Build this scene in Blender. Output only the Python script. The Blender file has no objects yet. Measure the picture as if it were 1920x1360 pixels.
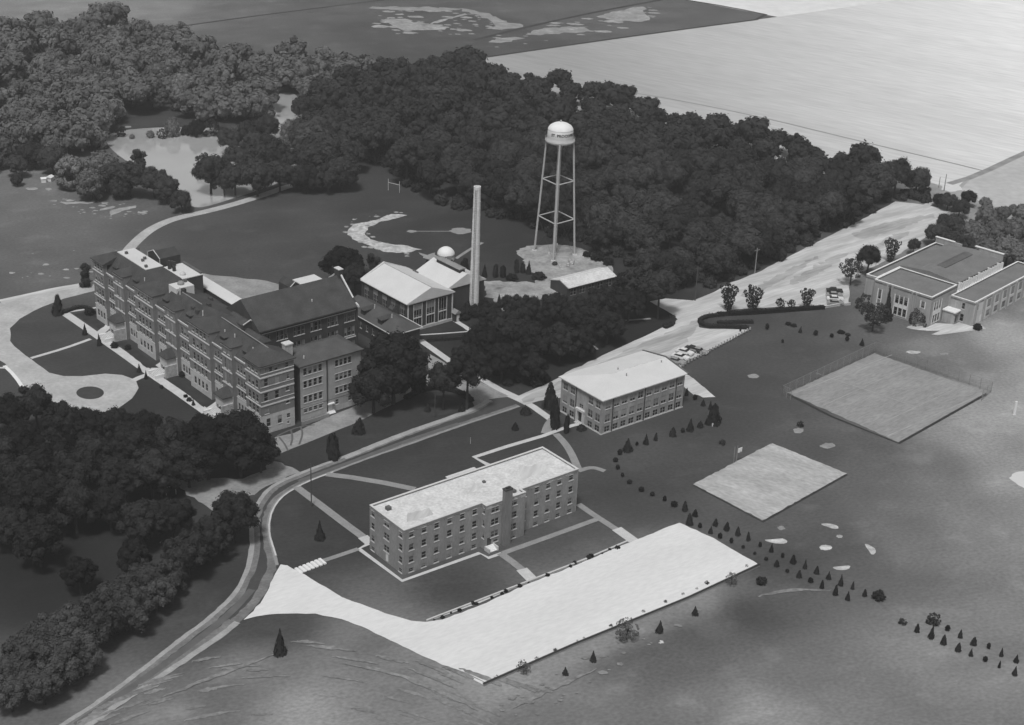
import bpy, math, random
import numpy as np
from mathutils import Vector, Matrix
from mathutils.geometry import tessellate_polygon

random.seed(7)
SC = bpy.context.scene
COL = SC.collection

# ------------------------------------------------------------------ camera
F, ROLL, PITCH, HC = 2976.2158, math.radians(2.3514267), math.radians(24.623916), 180.0
_c, _s, _cr, _sr = math.cos(PITCH), math.sin(PITCH), math.cos(ROLL), math.sin(ROLL)
FW = np.array([0, _c, -_s]); _x = np.array([1.0, 0, 0]); _u = np.array([0, _s, _c])
RT = _x * _cr + _u * _sr
UP = -_x * _sr + _u * _cr
EYE = np.array([0, 0, HC])
cam_data = bpy.data.cameras.new('camera'); cam = bpy.data.objects.new('camera', cam_data); COL.objects.link(cam)
cam_data.sensor_width = 36.0; cam_data.lens = F / 1920 * 36.0
cam_data.clip_start = 1.0; cam_data.clip_end = 12000.0
m = Matrix.Identity(4)
for i in range(3):
    m[i][0], m[i][1], m[i][2], m[i][3] = RT[i], UP[i], -FW[i], EYE[i]
cam.matrix_world = m
SC.camera = cam

# ------------------------------------------------------------------ light: hazy, soft summer daylight, black and white film
SUN_DIR = Vector((-0.14, -0.64, 1.30)).normalized()
world = bpy.data.worlds.new('World'); SC.world = world; world.use_nodes = True
nt = world.node_tree; nt.nodes.clear()
sky = nt.nodes.new('ShaderNodeTexSky'); sky.sky_type = 'NISHITA'; sky.sun_disc = False
sky.sun_elevation = math.asin(SUN_DIR.z); sky.sun_rotation = math.atan2(SUN_DIR.x, SUN_DIR.y)
sky.air_density = 1.0; sky.dust_density = 4.0
bw = nt.nodes.new('ShaderNodeRGBToBW'); bg = nt.nodes.new('ShaderNodeBackground'); wo = nt.nodes.new('ShaderNodeOutputWorld')
nt.links.new(sky.outputs[0], bw.inputs[0]); nt.links.new(bw.outputs[0], bg.inputs[0]); nt.links.new(bg.outputs[0], wo.inputs[0])
bg.inputs[1].default_value = 0.052
sl = bpy.data.lights.new('sun', 'SUN'); sl.energy = 1.5; sl.angle = math.radians(10); sl.color = (1, 1, 1)
so = bpy.data.objects.new('sun', sl); COL.objects.link(so)
so.rotation_euler = (-SUN_DIR).to_track_quat('-Z', 'Y').to_euler()
vs = SC.view_settings
SC.display_settings.display_device = 'sRGB'
vs.view_transform = 'Standard'; vs.look = 'None'; vs.gamma = 1.0; vs.use_curve_mapping = False; vs.exposure = 0.66

# ------------------------------------------------------------------ picture -> ground (flat land), used only to find where things stand
def G(px, py, z=0.0):
    d = FW + RT * (px - 960) / F - UP * (py - 680) / F
    p = EYE + d * ((z - HC) / d[2])
    return float(p[0]), float(p[1])
def dist(x, y, z=0): return math.sqrt(x * x + y * y + (z - HC) ** 2)

# ------------------------------------------------------------------ materials
MATS = {}
def mat(name, v, var=0.15, scale=0.5, stretch=(1, 1, 1), rough=0.9, spec=0.2, fine=0.0, fscale=6.0, rnd=0.0, rot=0.0, bump=0.0, bscale=8.0,
        trans=0.0, grad=None, tone=False, spots=0.0, sscale=0.2):
    mt = bpy.data.materials.new(name); mt.use_nodes = True; n = mt.node_tree.nodes; L = mt.node_tree.links
    b = n['Principled BSDF']; b.inputs['Roughness'].default_value = rough; b.inputs['Specular IOR Level'].default_value = spec
    tc = n.new('ShaderNodeTexCoord'); mp = n.new('ShaderNodeMapping'); L.new(tc.outputs['Object'], mp.inputs[0])
    mp.vector_type = 'TEXTURE'; mp.inputs['Scale'].default_value = tuple(1 / q for q in stretch); mp.inputs['Rotation'].default_value = (0, 0, rot)
    def noise(sc, det=5):
        t = n.new('ShaderNodeTexNoise'); t.inputs['Scale'].default_value = sc; t.inputs['Detail'].default_value = det
        L.new(mp.outputs[0], t.inputs[0]); return t.outputs[0]
    def math_(op, a, c):
        q = n.new('ShaderNodeMath'); q.operation = op
        for i, k in ((0, a), (1, c)):
            if isinstance(k, (int, float)): q.inputs[i].default_value = k
            else: L.new(k, q.inputs[i])
        return q.outputs[0]
    f = math_('ADD', math_('MULTIPLY', math_('SUBTRACT', noise(scale), 0.5), 2 * var * 2.2), 1.0)
    if fine: f = math_('MULTIPLY', f, math_('ADD', math_('MULTIPLY', math_('SUBTRACT', noise(fscale, 3), 0.5), 2 * fine * 2.2), 1.0))
    if spots:
        r = n.new('ShaderNodeMapRange'); r.inputs[1].default_value = 0.56; r.inputs[2].default_value = 0.7
        L.new(noise(sscale, 6), r.inputs[0]); f = math_('ADD', f, math_('MULTIPLY', r.outputs[0], spots))
    if rnd:
        oi = n.new('ShaderNodeObjectInfo'); f = math_('MULTIPLY', f, math_('ADD', math_('MULTIPLY', math_('SUBTRACT', oi.outputs['Random'], 0.5), 2 * rnd), 1.0))
    if tone:
        at = n.new('ShaderNodeAttribute'); at.attribute_name = 'tone'; f = math_('MULTIPLY', f, at.outputs['Fac'])
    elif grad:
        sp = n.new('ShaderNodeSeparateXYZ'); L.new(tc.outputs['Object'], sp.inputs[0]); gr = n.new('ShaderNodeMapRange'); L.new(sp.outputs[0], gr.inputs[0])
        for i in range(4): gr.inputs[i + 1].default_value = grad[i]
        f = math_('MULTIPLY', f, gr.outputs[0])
    else: f = math_('MULTIPLY', f, v)
    f = math_('MAXIMUM', f, 0.004)
    cb = n.new('ShaderNodeCombineColor')
    for i in range(3): L.new(f, cb.inputs[i])
    L.new(cb.outputs[0], b.inputs['Base Color'])
    if bump:
        bp = n.new('ShaderNodeBump'); bp.inputs['Strength'].default_value = bump; L.new(noise(bscale, 4), bp.inputs['Height']); L.new(bp.outputs[0], b.inputs['Normal'])
    MATS[name] = mt
    return mt
CROP_ROT = math.atan2(G(1850, 322)[1] - G(960, 136)[1], G(1850, 322)[0] - G(960, 136)[0])
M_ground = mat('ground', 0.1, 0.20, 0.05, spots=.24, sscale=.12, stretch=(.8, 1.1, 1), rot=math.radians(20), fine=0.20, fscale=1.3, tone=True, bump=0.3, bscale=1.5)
M_asphalt = mat('asphalt', 0.058, 0.18, 0.12, fine=0.12, fscale=1.2)
M_margin = mat('road_margin', 0.17, 0.25, 0.3, fine=0.2, fscale=1.5)
M_yard = mat('yard_gravel', 0.31, 0.28, 0.18, fine=0.25, fscale=1.0, spots=-.35, sscale=.25)
M_shoulder = mat('concrete_gutter', 0.33, 0.18, 0.35, fine=0.12, fscale=2.0)
M_gravel = mat('gravel', 0.50, 0.26, 0.16, stretch=(0.22, 1.6, 1), rot=math.radians(39), fine=0.14, fscale=0.8)
M_gravelworn = mat('worn_gravel', 0.37, 0.28, 0.16, stretch=(0.22, 1.6, 1), rot=math.radians(39), fine=0.2, fscale=0.8)
M_dust = mat('dusty_soil', 0.31, 0.3, 0.15, fine=0.25, fscale=0.5)
M_dry = mat('dry_grass', 0.205, 0.3, 0.2, fine=0.3, fscale=1.0)
M_gravelgrey = mat('grey_gravel', 0.27, 0.22, 0.22, fine=0.15, fscale=1.4)
M_drive = mat('drive_gravel', 0.42, 0.17, 0.15, fine=0.12, fscale=1.0)
M_white = mat('white_stone_chips', 0.66, 0.05, 0.09, stretch=(.3, 1, 1), rot=math.radians(36), fine=0.07, fscale=1.6)
M_conc = mat('concrete', 0.52, 0.10, 0.4, fine=0.08, fscale=3.0)
M_concgrey = mat('old_concrete', 0.26, 0.12, 0.4, fine=0.1, fscale=2.5)
M_sand = mat('sand', 0.46, 0.35, 0.35, fine=0.25, fscale=0.9)
M_court = mat('court_clay', 0.40, 0.2, 0.22, stretch=(.5, 1, 1), rot=math.radians(-30), fine=0.2, fscale=1.3)
M_court2 = mat('court_dirt', 0.27, 0.13, 0.2, stretch=(.35, 1.2, 1), rot=math.radians(42), fine=0.18, fscale=1.3)
M_line = mat('court_line', 0.33, 0.2, 0.4)
M_lawn = mat('lawn', 0.048, 0.2, 0.08, fine=0.16, fscale=0.8)
M_bed = mat('soil_bed', 0.035, 0.3, 0.4)
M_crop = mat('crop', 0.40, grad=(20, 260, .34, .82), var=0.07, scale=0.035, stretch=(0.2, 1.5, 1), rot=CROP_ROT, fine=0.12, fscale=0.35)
M_crop3 = mat('stubble', 0.47, 0.10, 0.03, fine=0.12, fscale=0.3)
M_crop2 = mat('crop_pale', 0.74, 0.08, 0.02, fine=0.08, fscale=0.15)
M_brickA = mat('brick_buff', 0.25, 0.16, 0.5, stretch=(1, 1, 0.35), fine=0.15, fscale=3.0)
M_brickB = mat('brick_mottled', 0.31, 0.24, 0.35, stretch=(1, 1, 0.3), fine=0.2, fscale=2.6)
M_brickC = mat('brick_red', 0.185, 0.14, 0.6, stretch=(1, 1, 0.3), fine=0.12, fscale=3.0)
M_brickD = mat('brick_dark', 0.055, 0.18, 0.5, stretch=(1, 1, 0.3), fine=0.12, fscale=3.0)
M_brickE = mat('brick_pale', 0.35, 0.12, 0.5, stretch=(1, 1, 0.3), fine=0.10, fscale=3.0)
M_gymbrick = mat('gym_brick', 0.34, 0.16, 0.5, stretch=(1.4, 1.4, 0.12), fine=0.12, fscale=2.5)
M_stone = mat('limestone', 0.46, 0.16, 0.6, fine=0.12, fscale=3.0)
M_rubble = mat('rubble_stone', 0.40, 0.25, 1.2, fine=0.2, fscale=4.0)
M_trim = mat('pale_trim', 0.58, 0.08, 1.0)
M_paint = mat('white_paint', 0.75, 0.05, 0.6)
M_cream = mat('cream_panel', 0.62, 0.08, 0.6)
M_slate = mat('slate_roof', 0.062, 0.24, 0.35, fine=0.22, fscale=3.0, rough=0.75)
M_slate2 = mat('tile_roof', 0.085, 0.2, 0.4, fine=0.12, fscale=3.0, rough=0.8)
M_tar = mat('tar_roof', 0.18, 0.12, 0.25, fine=0.1, fscale=1.5)
M_tardark = mat('tar_dark', 0.115, 0.15, 0.4)
M_roofwhite = mat('white_roof', 0.60, 0.045, 0.25, fine=0.03, fscale=2.0)
M_roofgravel = mat('roof_gravel', 0.60, 0.12, 0.45, fine=0.16, fscale=1.6)
M_glass = mat('glass', 0.022, 0.3, 0.6, rough=0.12, spec=0.5, rnd=0.5)
M_frame = mat('window_frame', 0.30, 0.06, 1.0)
M_blind = mat('blind', 0.20, 0.12, 1.0, rnd=0.55)
M_dark = mat('dark_metal', 0.04, 0.15, 1.0, rough=0.6)
M_pole = mat('pole_wood', 0.075, 0.2, 1.0, stretch=(1, 1, 0.1))
M_palewood = mat('pale_wood', 0.42, 0.15, 1.0)
M_tank = mat('tank_paint', 0.5, 0.05, 0.5, stretch=(1, 1, 0.3), rough=0.5, spec=0.4)
M_steel = mat('tower_steel', 0.46, 0.06, 0.5, rough=0.5)
M_letter = mat('letter_paint', 0.05, 0.02, 1.0)
M_stack = mat('stack_brick', 0.68, 0.10, 0.35, stretch=(0.6, 0.6, 1.6), fine=0.14, fscale=1.6)
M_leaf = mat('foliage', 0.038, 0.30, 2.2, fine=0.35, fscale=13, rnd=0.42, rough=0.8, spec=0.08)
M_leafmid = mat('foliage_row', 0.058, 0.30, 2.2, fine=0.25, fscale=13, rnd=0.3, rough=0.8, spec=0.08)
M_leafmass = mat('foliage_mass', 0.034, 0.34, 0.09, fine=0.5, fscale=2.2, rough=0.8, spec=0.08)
M_leaffarmass = mat('foliage_far_mass', 0.115, 0.32, 0.07, fine=0.5, fscale=2.0, rough=0.8, spec=0.08)  # paler than the central wood: haze painted into the leaf colour
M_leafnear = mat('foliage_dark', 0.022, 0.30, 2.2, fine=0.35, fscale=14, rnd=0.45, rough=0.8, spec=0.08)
M_leaffar = mat('foliage_hazy', 0.105, 0.28, 2.2, fine=0.45, fscale=12, rnd=0.35, rough=0.7)  # haze and flare over the left wood put into its leaf colour
M_leafpale = mat('foliage_pale', 0.125, 0.25, 2.2, fine=0.4, fscale=12, rnd=0.25, rough=0.7)  # pale willow leaf; haze also painted into crowns beyond the gymnasium
M_needle = mat('needles', 0.024, 0.25, 1.0, rnd=0.3, rough=0.8)
M_bark = mat('bark', 0.05, 0.25, 1.0, stretch=(1, 1, 0.2))
M_weed = mat('dry_weed', 0.085, 0.3, 1.0, rnd=0.3)
M_tyre = mat('rubber', 0.02, 0.1, 1.0)
M_carw = mat('car_white', 0.72, 0.03, 1.0, rough=0.3, spec=0.5)
M_carg = mat('car_grey', 0.30, 0.03, 1.0, rough=0.3, spec=0.5)
M_card = mat('car_dark', 0.03, 0.03, 1.0, rough=0.25, spec=0.5)
M_chrome = mat('chrome', 0.5, 0.02, 1.0, rough=0.2, spec=0.8)
def water_mat():
    mt = mat('pond_water', 0.95, 0.08, 0.05, rough=0.07, spec=1.0, bump=0.03, bscale=1.2); mt.node_tree.nodes['Principled BSDF'].inputs['Metallic'].default_value = .62; return mt
M_water = water_mat()

# ------------------------------------------------------------------ mesh building
class MB:
    def __init__(s): s.v = []; s.f = []
    def add(s, vs_, fs):
        k = len(s.v); s.v += [tuple(map(float, p)) for p in vs_]; s.f += [tuple(k + i for i in q) for q in fs]; return s
    def box(s, x0, x1, y0, y1, z0, z1, M=None):
        vs_ = [(x, y, z) for z in (z0, z1) for y in (y0, y1) for x in (x0, x1)]
        if M is not None: vs_ = [M @ Vector(p) for p in vs_]
        return s.add(vs_, [(0, 2, 3, 1), (4, 5, 7, 6), (0, 1, 5, 4), (2, 6, 7, 3), (0, 4, 6, 2), (1, 3, 7, 5)])
    def prism(s, poly, z0, z1):
        n = len(poly); vs_ = [(p[0], p[1], z0) for p in poly] + [(p[0], p[1], z1) for p in poly]
        tri = tessellate_polygon([[Vector((p[0], p[1], 0)) for p in poly]])
        area = sum(poly[i][0] * poly[(i + 1) % n][1] - poly[(i + 1) % n][0] * poly[i][1] for i in range(n))
        if area < 0: vs_ = vs_[:n][::-1] + vs_[n:][::-1]; tri = [tuple(n - 1 - i for i in t) for t in tri]
        fs = []
        for t in tri:
            a, b, c = [Vector(vs_[n + i]) for i in t]
            if (b - a).cross(c - a).z < 0: t = (t[0], t[2], t[1])
            fs.append(tuple(n + i for i in t)); fs.append((t[0], t[2], t[1]))
        fs += [(i, (i + 1) % n, n + (i + 1) % n, n + i) for i in range(n)]
        return s.add(vs_, fs)
    def sheet(s, poly, z=0.0):
        vs_ = [(p[0], p[1], z) for p in poly]; fs = []
        for t in tessellate_polygon([[Vector((p[0], p[1], 0)) for p in poly]]):
            a, b, c = [Vector(vs_[i]) for i in t]
            fs.append(tuple(t) if (b - a).cross(c - a).z > 0 else (t[0], t[2], t[1]))
        return s.add(vs_, fs)
    def tube(s, p, q, r0, r1=None, n=8, cap=True):
        p, q = Vector(p), Vector(q); r1 = r0 if r1 is None else r1
        d = (q - p).normalized(); a = d.orthogonal().normalized(); b = d.cross(a)
        vs_ = []
        for o, r in ((p, r0), (q, r1)):
            for i in range(n):
                t = 2 * math.pi * i / n; vs_.append(o + (a * math.cos(t) + b * math.sin(t)) * r)
        fs = [(i, (i + 1) % n, n + (i + 1) % n, n + i) for i in range(n)]
        if cap: fs += [tuple(range(n - 1, -1, -1)), tuple(range(n, 2 * n))]
        return s.add(vs_, fs)
    def lathe(s, prof, n=24, c=(0, 0, 0)):
        vs_ = []; fs = []
        for r, z in prof:
            for i in range(n):
                t = 2 * math.pi * i / n; vs_.append((c[0] + r * math.cos(t), c[1] + r * math.sin(t), c[2] + z))
        for k in range(len(prof) - 1):
            fs += [(k * n + i, k * n + (i + 1) % n, (k + 1) * n + (i + 1) % n, (k + 1) * n + i) for i in range(n)]
        fs += [tuple(range(n - 1, -1, -1)), tuple((len(prof) - 1) * n + i for i in range(n))]
        return s.add(vs_, fs)
    def mesh(s, name, mt, smooth=False):
        me = bpy.data.meshes.new(name); me.from_pydata(s.v, [], s.f)
        if mt is not None: me.materials.append(mt)
        if smooth: me.polygons.foreach_set('use_smooth', [True] * len(me.polygons))
        me.update(); return me

def link(name, me, parent=None, M=None):
    o = bpy.data.objects.new(name, me); COL.objects.link(o)
    if parent is not None: o.parent = parent
    if M is not None: o.matrix_local = M
    return o
def obj(name, mb, mt, parent=None, M=None, smooth=False): return link(name, mb.mesh(name, mt, smooth), parent, M)
def tag(o, label=None, cat=None, group=None, kind=None):
    if label: o['label'] = label
    if cat: o['category'] = cat
    if group: o['group'] = group
    if kind: o['kind'] = kind
    return o
def empty(name, x, y, rz=0.0, z=0.0):
    o = bpy.data.objects.new(name, None); COL.objects.link(o); o.location = (x, y, z); o.rotation_euler = (0, 0, rz); o.empty_display_size = 0.5; return o
def T(x, y, z, rz=0.0): return Matrix.Translation((x, y, z)) @ Matrix.Rotation(rz, 4, 'Z')
def Sc(x, y, z): return Matrix.Diagonal((x, y, z, 1))

# ------------------------------------------------------------------ ground sheets
def W(pts, z=0.0): return [G(a, b, z) for a, b in pts]
def smooth_poly(pts, it=2, closed=True):
    for _ in range(it):
        out = []; n = len(pts)
        for i in range(n if closed else n - 1):
            a, b = pts[i], pts[(i + 1) % n]
            out += [(a[0] * .75 + b[0] * .25, a[1] * .75 + b[1] * .25), (a[0] * .25 + b[0] * .75, a[1] * .25 + b[1] * .75)]
        if not closed: out = [pts[0]] + out + [pts[-1]]
        pts = out
    return pts
def rough(pts, amp, step=2.0, seed=1):
    r = random.Random(seed); out = []; n = len(pts)
    for i in range(n):
        a, b = pts[i], pts[(i + 1) % n]; d = math.hypot(b[0] - a[0], b[1] - a[1]); k = max(1, int(d / step))
        for j in range(k):
            t = j / k; out.append((a[0] + (b[0] - a[0]) * t + r.uniform(-amp, amp), a[1] + (b[1] - a[1]) * t + r.uniform(-amp, amp)))
    return out
def sheet(name, poly, mt, z=None):
    z = level(poly) if z is None else z
    return tag(obj(name, MB().sheet(poly, z), mt), kind='structure')
def strip_pts(line, w):
    L, R_ = [], []; n = len(line)
    for i, p in enumerate(line):
        a = line[max(0, i - 1)]; b = line[min(n - 1, i + 1)]; dx, dy = b[0] - a[0], b[1] - a[1]; l = math.hypot(dx, dy) or 1
        nx, ny = -dy / l, dx / l; L.append((p[0] + nx * w / 2, p[1] + ny * w / 2)); R_.append((p[0] - nx * w / 2, p[1] - ny * w / 2))
    return L, R_
def path(name, px, w, mt, z, it=2, world=False, jit=0.0, taper=False):
    line = px if world else W(px)
    if it: line = smooth_poly(line, it, False)
    if jit:
        r = random.Random(len(line)); new = [line[0]]
        for a, b in zip(line[:-1], line[1:]):
            k = max(1, int(math.hypot(b[0]-a[0], b[1]-a[1]) / 1.2)); new += [(a[0] + (b[0]-a[0])*(i+1)/k, a[1] + (b[1]-a[1])*(i+1)/k) for i in range(k)]
        line = new; L, R_ = strip_pts(line, w)
        L = [(p[0] + (q[0]-p[0])*r.uniform(-jit, jit), p[1] + (q[1]-p[1])*r.uniform(-jit, jit)) for p, q in zip(L, R_)]; R_ = [(q[0] + (p[0]-q[0])*r.uniform(-jit, jit), q[1] + (p[1]-q[1])*r.uniform(-jit, jit)) for p, q in zip(L, R_)]
        if taper:
            n = len(L)
            for i in range(n): t = min(1, 3.5*min(i, n-1-i)/n); c = ((L[i][0]+R_[i][0])/2, (L[i][1]+R_[i][1])/2); L[i] = (c[0] + (L[i][0]-c[0])*t, c[1] + (L[i][1]-c[1])*t); R_[i] = (c[0] + (R_[i][0]-c[0])*t, c[1] + (R_[i][1]-c[1])*t)
    else: L, R_ = strip_pts(line, w)
    mb = MB(); n = len(line); z = level(L + R_) if z is None else z
    mb.add([(p[0], p[1], z) for p in L] + [(p[0], p[1], z) for p in R_], [(i, n + i, n + i + 1, i + 1) for i in range(n - 1)])
    return tag(obj(name, mb, mt), kind='structure')
def ell(px, py, rx, ry, n=20, seed=0, jit=0.0):
    r = random.Random(seed + int(px * 7 + py)); return [(px + rx * math.cos(2 * math.pi * i / n) * (1 + r.uniform(-jit, jit)), py + ry * math.sin(2 * math.pi * i / n) * (1 + r.uniform(-jit, jit))) for i in range(n)]

def patches(name, region, n, r0, r1, mt, seed=0, asp=1.0):
    """many small irregular bare spots inside a region of the picture, one mesh"""
    r = random.Random(seed); pg = W(region); xs = [p[0] for p in pg]; ys = [p[1] for p in pg]; mb = MB(); pts = []
    def inside(x, y):
        c = False; j = len(pg) - 1
        for i in range(len(pg)):
            if (pg[i][1] > y) != (pg[j][1] > y) and x < (pg[j][0]-pg[i][0])*(y-pg[i][1])/(pg[j][1]-pg[i][1]) + pg[i][0]: c = not c
            j = i
        return c
    z = level(pg); done = []; tries = 0
    while len(done) < n and tries < n*60:
        tries += 1; x, y, q = r.uniform(min(xs), max(xs)), r.uniform(min(ys), max(ys)), r0 + (r1 - r0)*r.random()**2
        if not inside(x, y) or any((x-a)**2 + (y-b)**2 < (q+c)**2 for a, b, c in done): continue
        done.append((x, y, q)); ph = r.uniform(0, 6.28); k = 11
        mb.sheet([(x + q*asp*math.cos(2*math.pi*i/k)*r.uniform(.5, 1), y + q*math.sin(2*math.pi*i/k)*r.uniform(.5, 1)) for i in range(k)], z)
    return tag(obj(name, mb, mt), kind='structure')
def s2l(c):
    c = c / 255.0; return c / 12.92 if c <= 0.04045 else ((c + 0.055) / 1.055) ** 2.4
# ground tone: lush mown lawn (dark) to dry field (pale), plus painted tree shade, haze and right-hand flare
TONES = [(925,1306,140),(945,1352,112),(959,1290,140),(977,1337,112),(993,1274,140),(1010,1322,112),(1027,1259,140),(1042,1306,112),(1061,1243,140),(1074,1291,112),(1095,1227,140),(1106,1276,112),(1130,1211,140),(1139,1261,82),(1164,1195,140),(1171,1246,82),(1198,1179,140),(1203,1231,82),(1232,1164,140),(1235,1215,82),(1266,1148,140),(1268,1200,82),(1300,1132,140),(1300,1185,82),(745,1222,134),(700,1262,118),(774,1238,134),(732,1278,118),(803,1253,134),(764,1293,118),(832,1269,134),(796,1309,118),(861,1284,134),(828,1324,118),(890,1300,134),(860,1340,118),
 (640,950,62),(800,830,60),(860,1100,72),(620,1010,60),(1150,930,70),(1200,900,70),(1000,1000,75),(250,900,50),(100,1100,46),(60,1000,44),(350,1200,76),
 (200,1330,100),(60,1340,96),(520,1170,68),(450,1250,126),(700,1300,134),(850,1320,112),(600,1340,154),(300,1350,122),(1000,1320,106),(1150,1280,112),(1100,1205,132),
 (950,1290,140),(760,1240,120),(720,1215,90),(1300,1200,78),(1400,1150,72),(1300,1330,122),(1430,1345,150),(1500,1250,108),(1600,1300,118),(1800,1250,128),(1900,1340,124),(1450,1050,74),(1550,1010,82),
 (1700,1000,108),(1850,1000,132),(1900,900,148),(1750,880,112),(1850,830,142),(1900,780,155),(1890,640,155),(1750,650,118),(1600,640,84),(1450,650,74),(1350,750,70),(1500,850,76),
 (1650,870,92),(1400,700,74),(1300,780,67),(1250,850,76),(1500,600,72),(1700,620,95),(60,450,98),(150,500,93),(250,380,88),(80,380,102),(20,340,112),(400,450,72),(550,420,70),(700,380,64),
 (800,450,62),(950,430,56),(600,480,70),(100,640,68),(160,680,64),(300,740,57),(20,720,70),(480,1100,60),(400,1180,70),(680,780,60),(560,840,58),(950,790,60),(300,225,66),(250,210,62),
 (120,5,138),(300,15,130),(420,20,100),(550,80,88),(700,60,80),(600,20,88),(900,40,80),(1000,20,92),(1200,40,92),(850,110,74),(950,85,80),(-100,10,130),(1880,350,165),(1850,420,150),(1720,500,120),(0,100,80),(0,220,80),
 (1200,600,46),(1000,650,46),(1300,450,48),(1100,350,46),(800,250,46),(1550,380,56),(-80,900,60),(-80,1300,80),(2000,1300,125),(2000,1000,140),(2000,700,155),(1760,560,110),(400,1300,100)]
def make_ground():
    def axis(lo, hi, step, far):
        a = list(np.arange(lo, hi + .1, step)); g = [lo - d for d in (40, 120, 300, 700, 1500, far)][::-1]; h = [hi + d for d in (40, 120, 300, 700, 1500, far)]
        return np.array(g + a + h)
    xs = axis(-320, 340, 3.0, 3000); ys = axis(170, 1000, 3.0, 3000)
    X, Y = np.meshgrid(xs, ys); P = np.stack([X.ravel(), Y.ravel()], 1)
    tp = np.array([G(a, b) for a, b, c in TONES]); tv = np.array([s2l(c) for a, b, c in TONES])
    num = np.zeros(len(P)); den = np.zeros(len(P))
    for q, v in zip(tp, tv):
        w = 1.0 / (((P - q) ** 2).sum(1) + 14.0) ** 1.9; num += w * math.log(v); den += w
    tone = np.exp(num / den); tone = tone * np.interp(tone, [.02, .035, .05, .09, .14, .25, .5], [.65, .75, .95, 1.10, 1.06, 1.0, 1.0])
    nx, ny = len(xs), len(ys); idx = np.arange(nx * ny).reshape(ny, nx)
    quads = np.stack([idx[:-1, :-1], idx[:-1, 1:], idx[1:, 1:], idx[1:, :-1]], -1).reshape(-1, 4)
    me = bpy.data.meshes.new('ground'); me.from_pydata(np.column_stack([P, np.zeros(len(P))]).tolist(), [], quads.tolist())
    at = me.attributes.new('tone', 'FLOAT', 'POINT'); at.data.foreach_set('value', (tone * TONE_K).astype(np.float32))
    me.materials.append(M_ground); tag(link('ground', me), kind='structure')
TONE_K = 0.95
make_ground()

ORD = 'first second third fourth fifth sixth seventh eighth ninth tenth eleventh twelfth thirteenth fourteenth fifteenth sixteenth seventeenth eighteenth nineteenth twentieth'.split()
TEN = {20: 'twenty', 30: 'thirty', 40: 'forty', 50: 'fifty'}
def nth(i):
    if i < 20: return ORD[i]
    n = i + 1; t, u = n // 10 * 10, n % 10
    return (TEN[t] + '-' + ORD[u - 1]) if u else TEN[t][:-1] + 'ieth'
def ranked(items, fmt, key=None):
    s = sorted(range(len(items)), key=(lambda i: key(items[i])) if key else (lambda i: i)); lab = [None] * len(items)
    for r_, i in enumerate(s): lab[i] = fmt % nth(r_)
    return list(zip(items, lab))

# ------------------------------------------------------------------ roads, walks, courts, water: sheets a few millimetres apart
_lv = []
def Z(): return None
def level(pts):
    x0, x1, y0, y1 = min(q[0] for q in pts), max(q[0] for q in pts), min(q[1] for q in pts), max(q[1] for q in pts)
    k = 1 + max([l for a, b, c, d, l in _lv if a < x1 and b > x0 and c < y1 and d > y0], default=0); _lv.append((x0, x1, y0, y1, k)); return .012 + .004 * k
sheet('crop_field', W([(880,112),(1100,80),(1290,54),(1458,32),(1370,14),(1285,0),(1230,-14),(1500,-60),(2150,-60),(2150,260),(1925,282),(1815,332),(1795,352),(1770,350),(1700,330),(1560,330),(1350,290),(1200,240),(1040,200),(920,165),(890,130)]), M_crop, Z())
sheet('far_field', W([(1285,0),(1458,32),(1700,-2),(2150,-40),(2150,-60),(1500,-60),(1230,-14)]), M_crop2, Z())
sheet('side_field', W([(1800,356),(1818,338),(1925,290),(2150,268),(2150,420),(1900,400),(1840,380)]), M_crop3, Z())
for i, pts in enumerate([[(1470,335),(1640,300),(1560,290)], ]): pass
sheet('bright_gravel', rough(W([(1768,349),(1800,349),(1804,357),(1782,360),(1766,356)]), .3, 1.5), M_white)
path('field_track', [(960,136),(1100,160),(1260,186),(1420,218),(1600,262),(1760,300),(1850,322)], 1.2, M_concgrey, Z())
path('field_edge', [(880,112),(1100,80),(1290,54),(1458,32),(1370,14),(1285,0)], 2.2, M_lawn, Z(), it=1)
path('field_edge', [(350,48),(480,30),(640,10),(720,0)], 2.0, M_lawn, Z())
path('field_edge', [(890,75),(1000,48),(1120,22),(1240,0)], 2.5, M_lawn, Z())
path('field_edge', [(1780,345),(1830,330),(1925,285),(2000,255)], 3.0, M_gravelgrey, Z(), it=1)
# far diggings and pale patches in the fields at the top of the picture
for k, (pts, mt) in enumerate([
    ([(720,32),(735,36),(760,34),(778,44),(800,46),(832,50),(836,56),(800,58),(770,58),(745,56),(728,44)], M_dust),
    ([(690,14),(740,12),(860,15),(870,18),(820,21),(720,19)], M_gravelgrey),
    ([(800,44),(868,26),(872,28),(805,48)], M_dust),
    ([(850,14),(900,20),(945,40),(978,46),(978,54),(945,56),(905,52),(935,48),(900,32)], M_gravelgrey),
    ([(1115,30),(1200,12),(1212,18),(1200,24),(1225,36),(1195,42),(1150,38)], M_dust),
    ([(980,62),(1040,50),(1095,50),(1105,58),(1050,64),(1000,68)], M_gravelgrey),
    ([(905,78),(960,70),(990,72),(930,82)], M_gravelgrey)]):
    sheet('bare_earth', rough(smooth_poly(W(pts), 1), 1.8, 3, k), mt, Z())
patches('bare_earth', [(690,18),(870,20),(980,50),(900,66),(740,68),(700,45)], 60, .8, 4.5, M_dust, 1, 1.6)
patches('bare_earth', [(900,70),(1060,40),(1220,10),(1240,40),(1050,78),(920,90)], 40, .8, 5, M_dust, 2, 1.8)
# pond
water = sheet('pond', smooth_poly(W([(192,262),(212,246),(300,238),(420,240),(488,248),(503,216),(508,186),(530,172),(562,178),(568,230),(562,290),(550,328),(520,345),(470,362),(420,378),(372,392),(350,382),(322,348),(280,325),(225,296)]), 2), M_water, Z())
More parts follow.
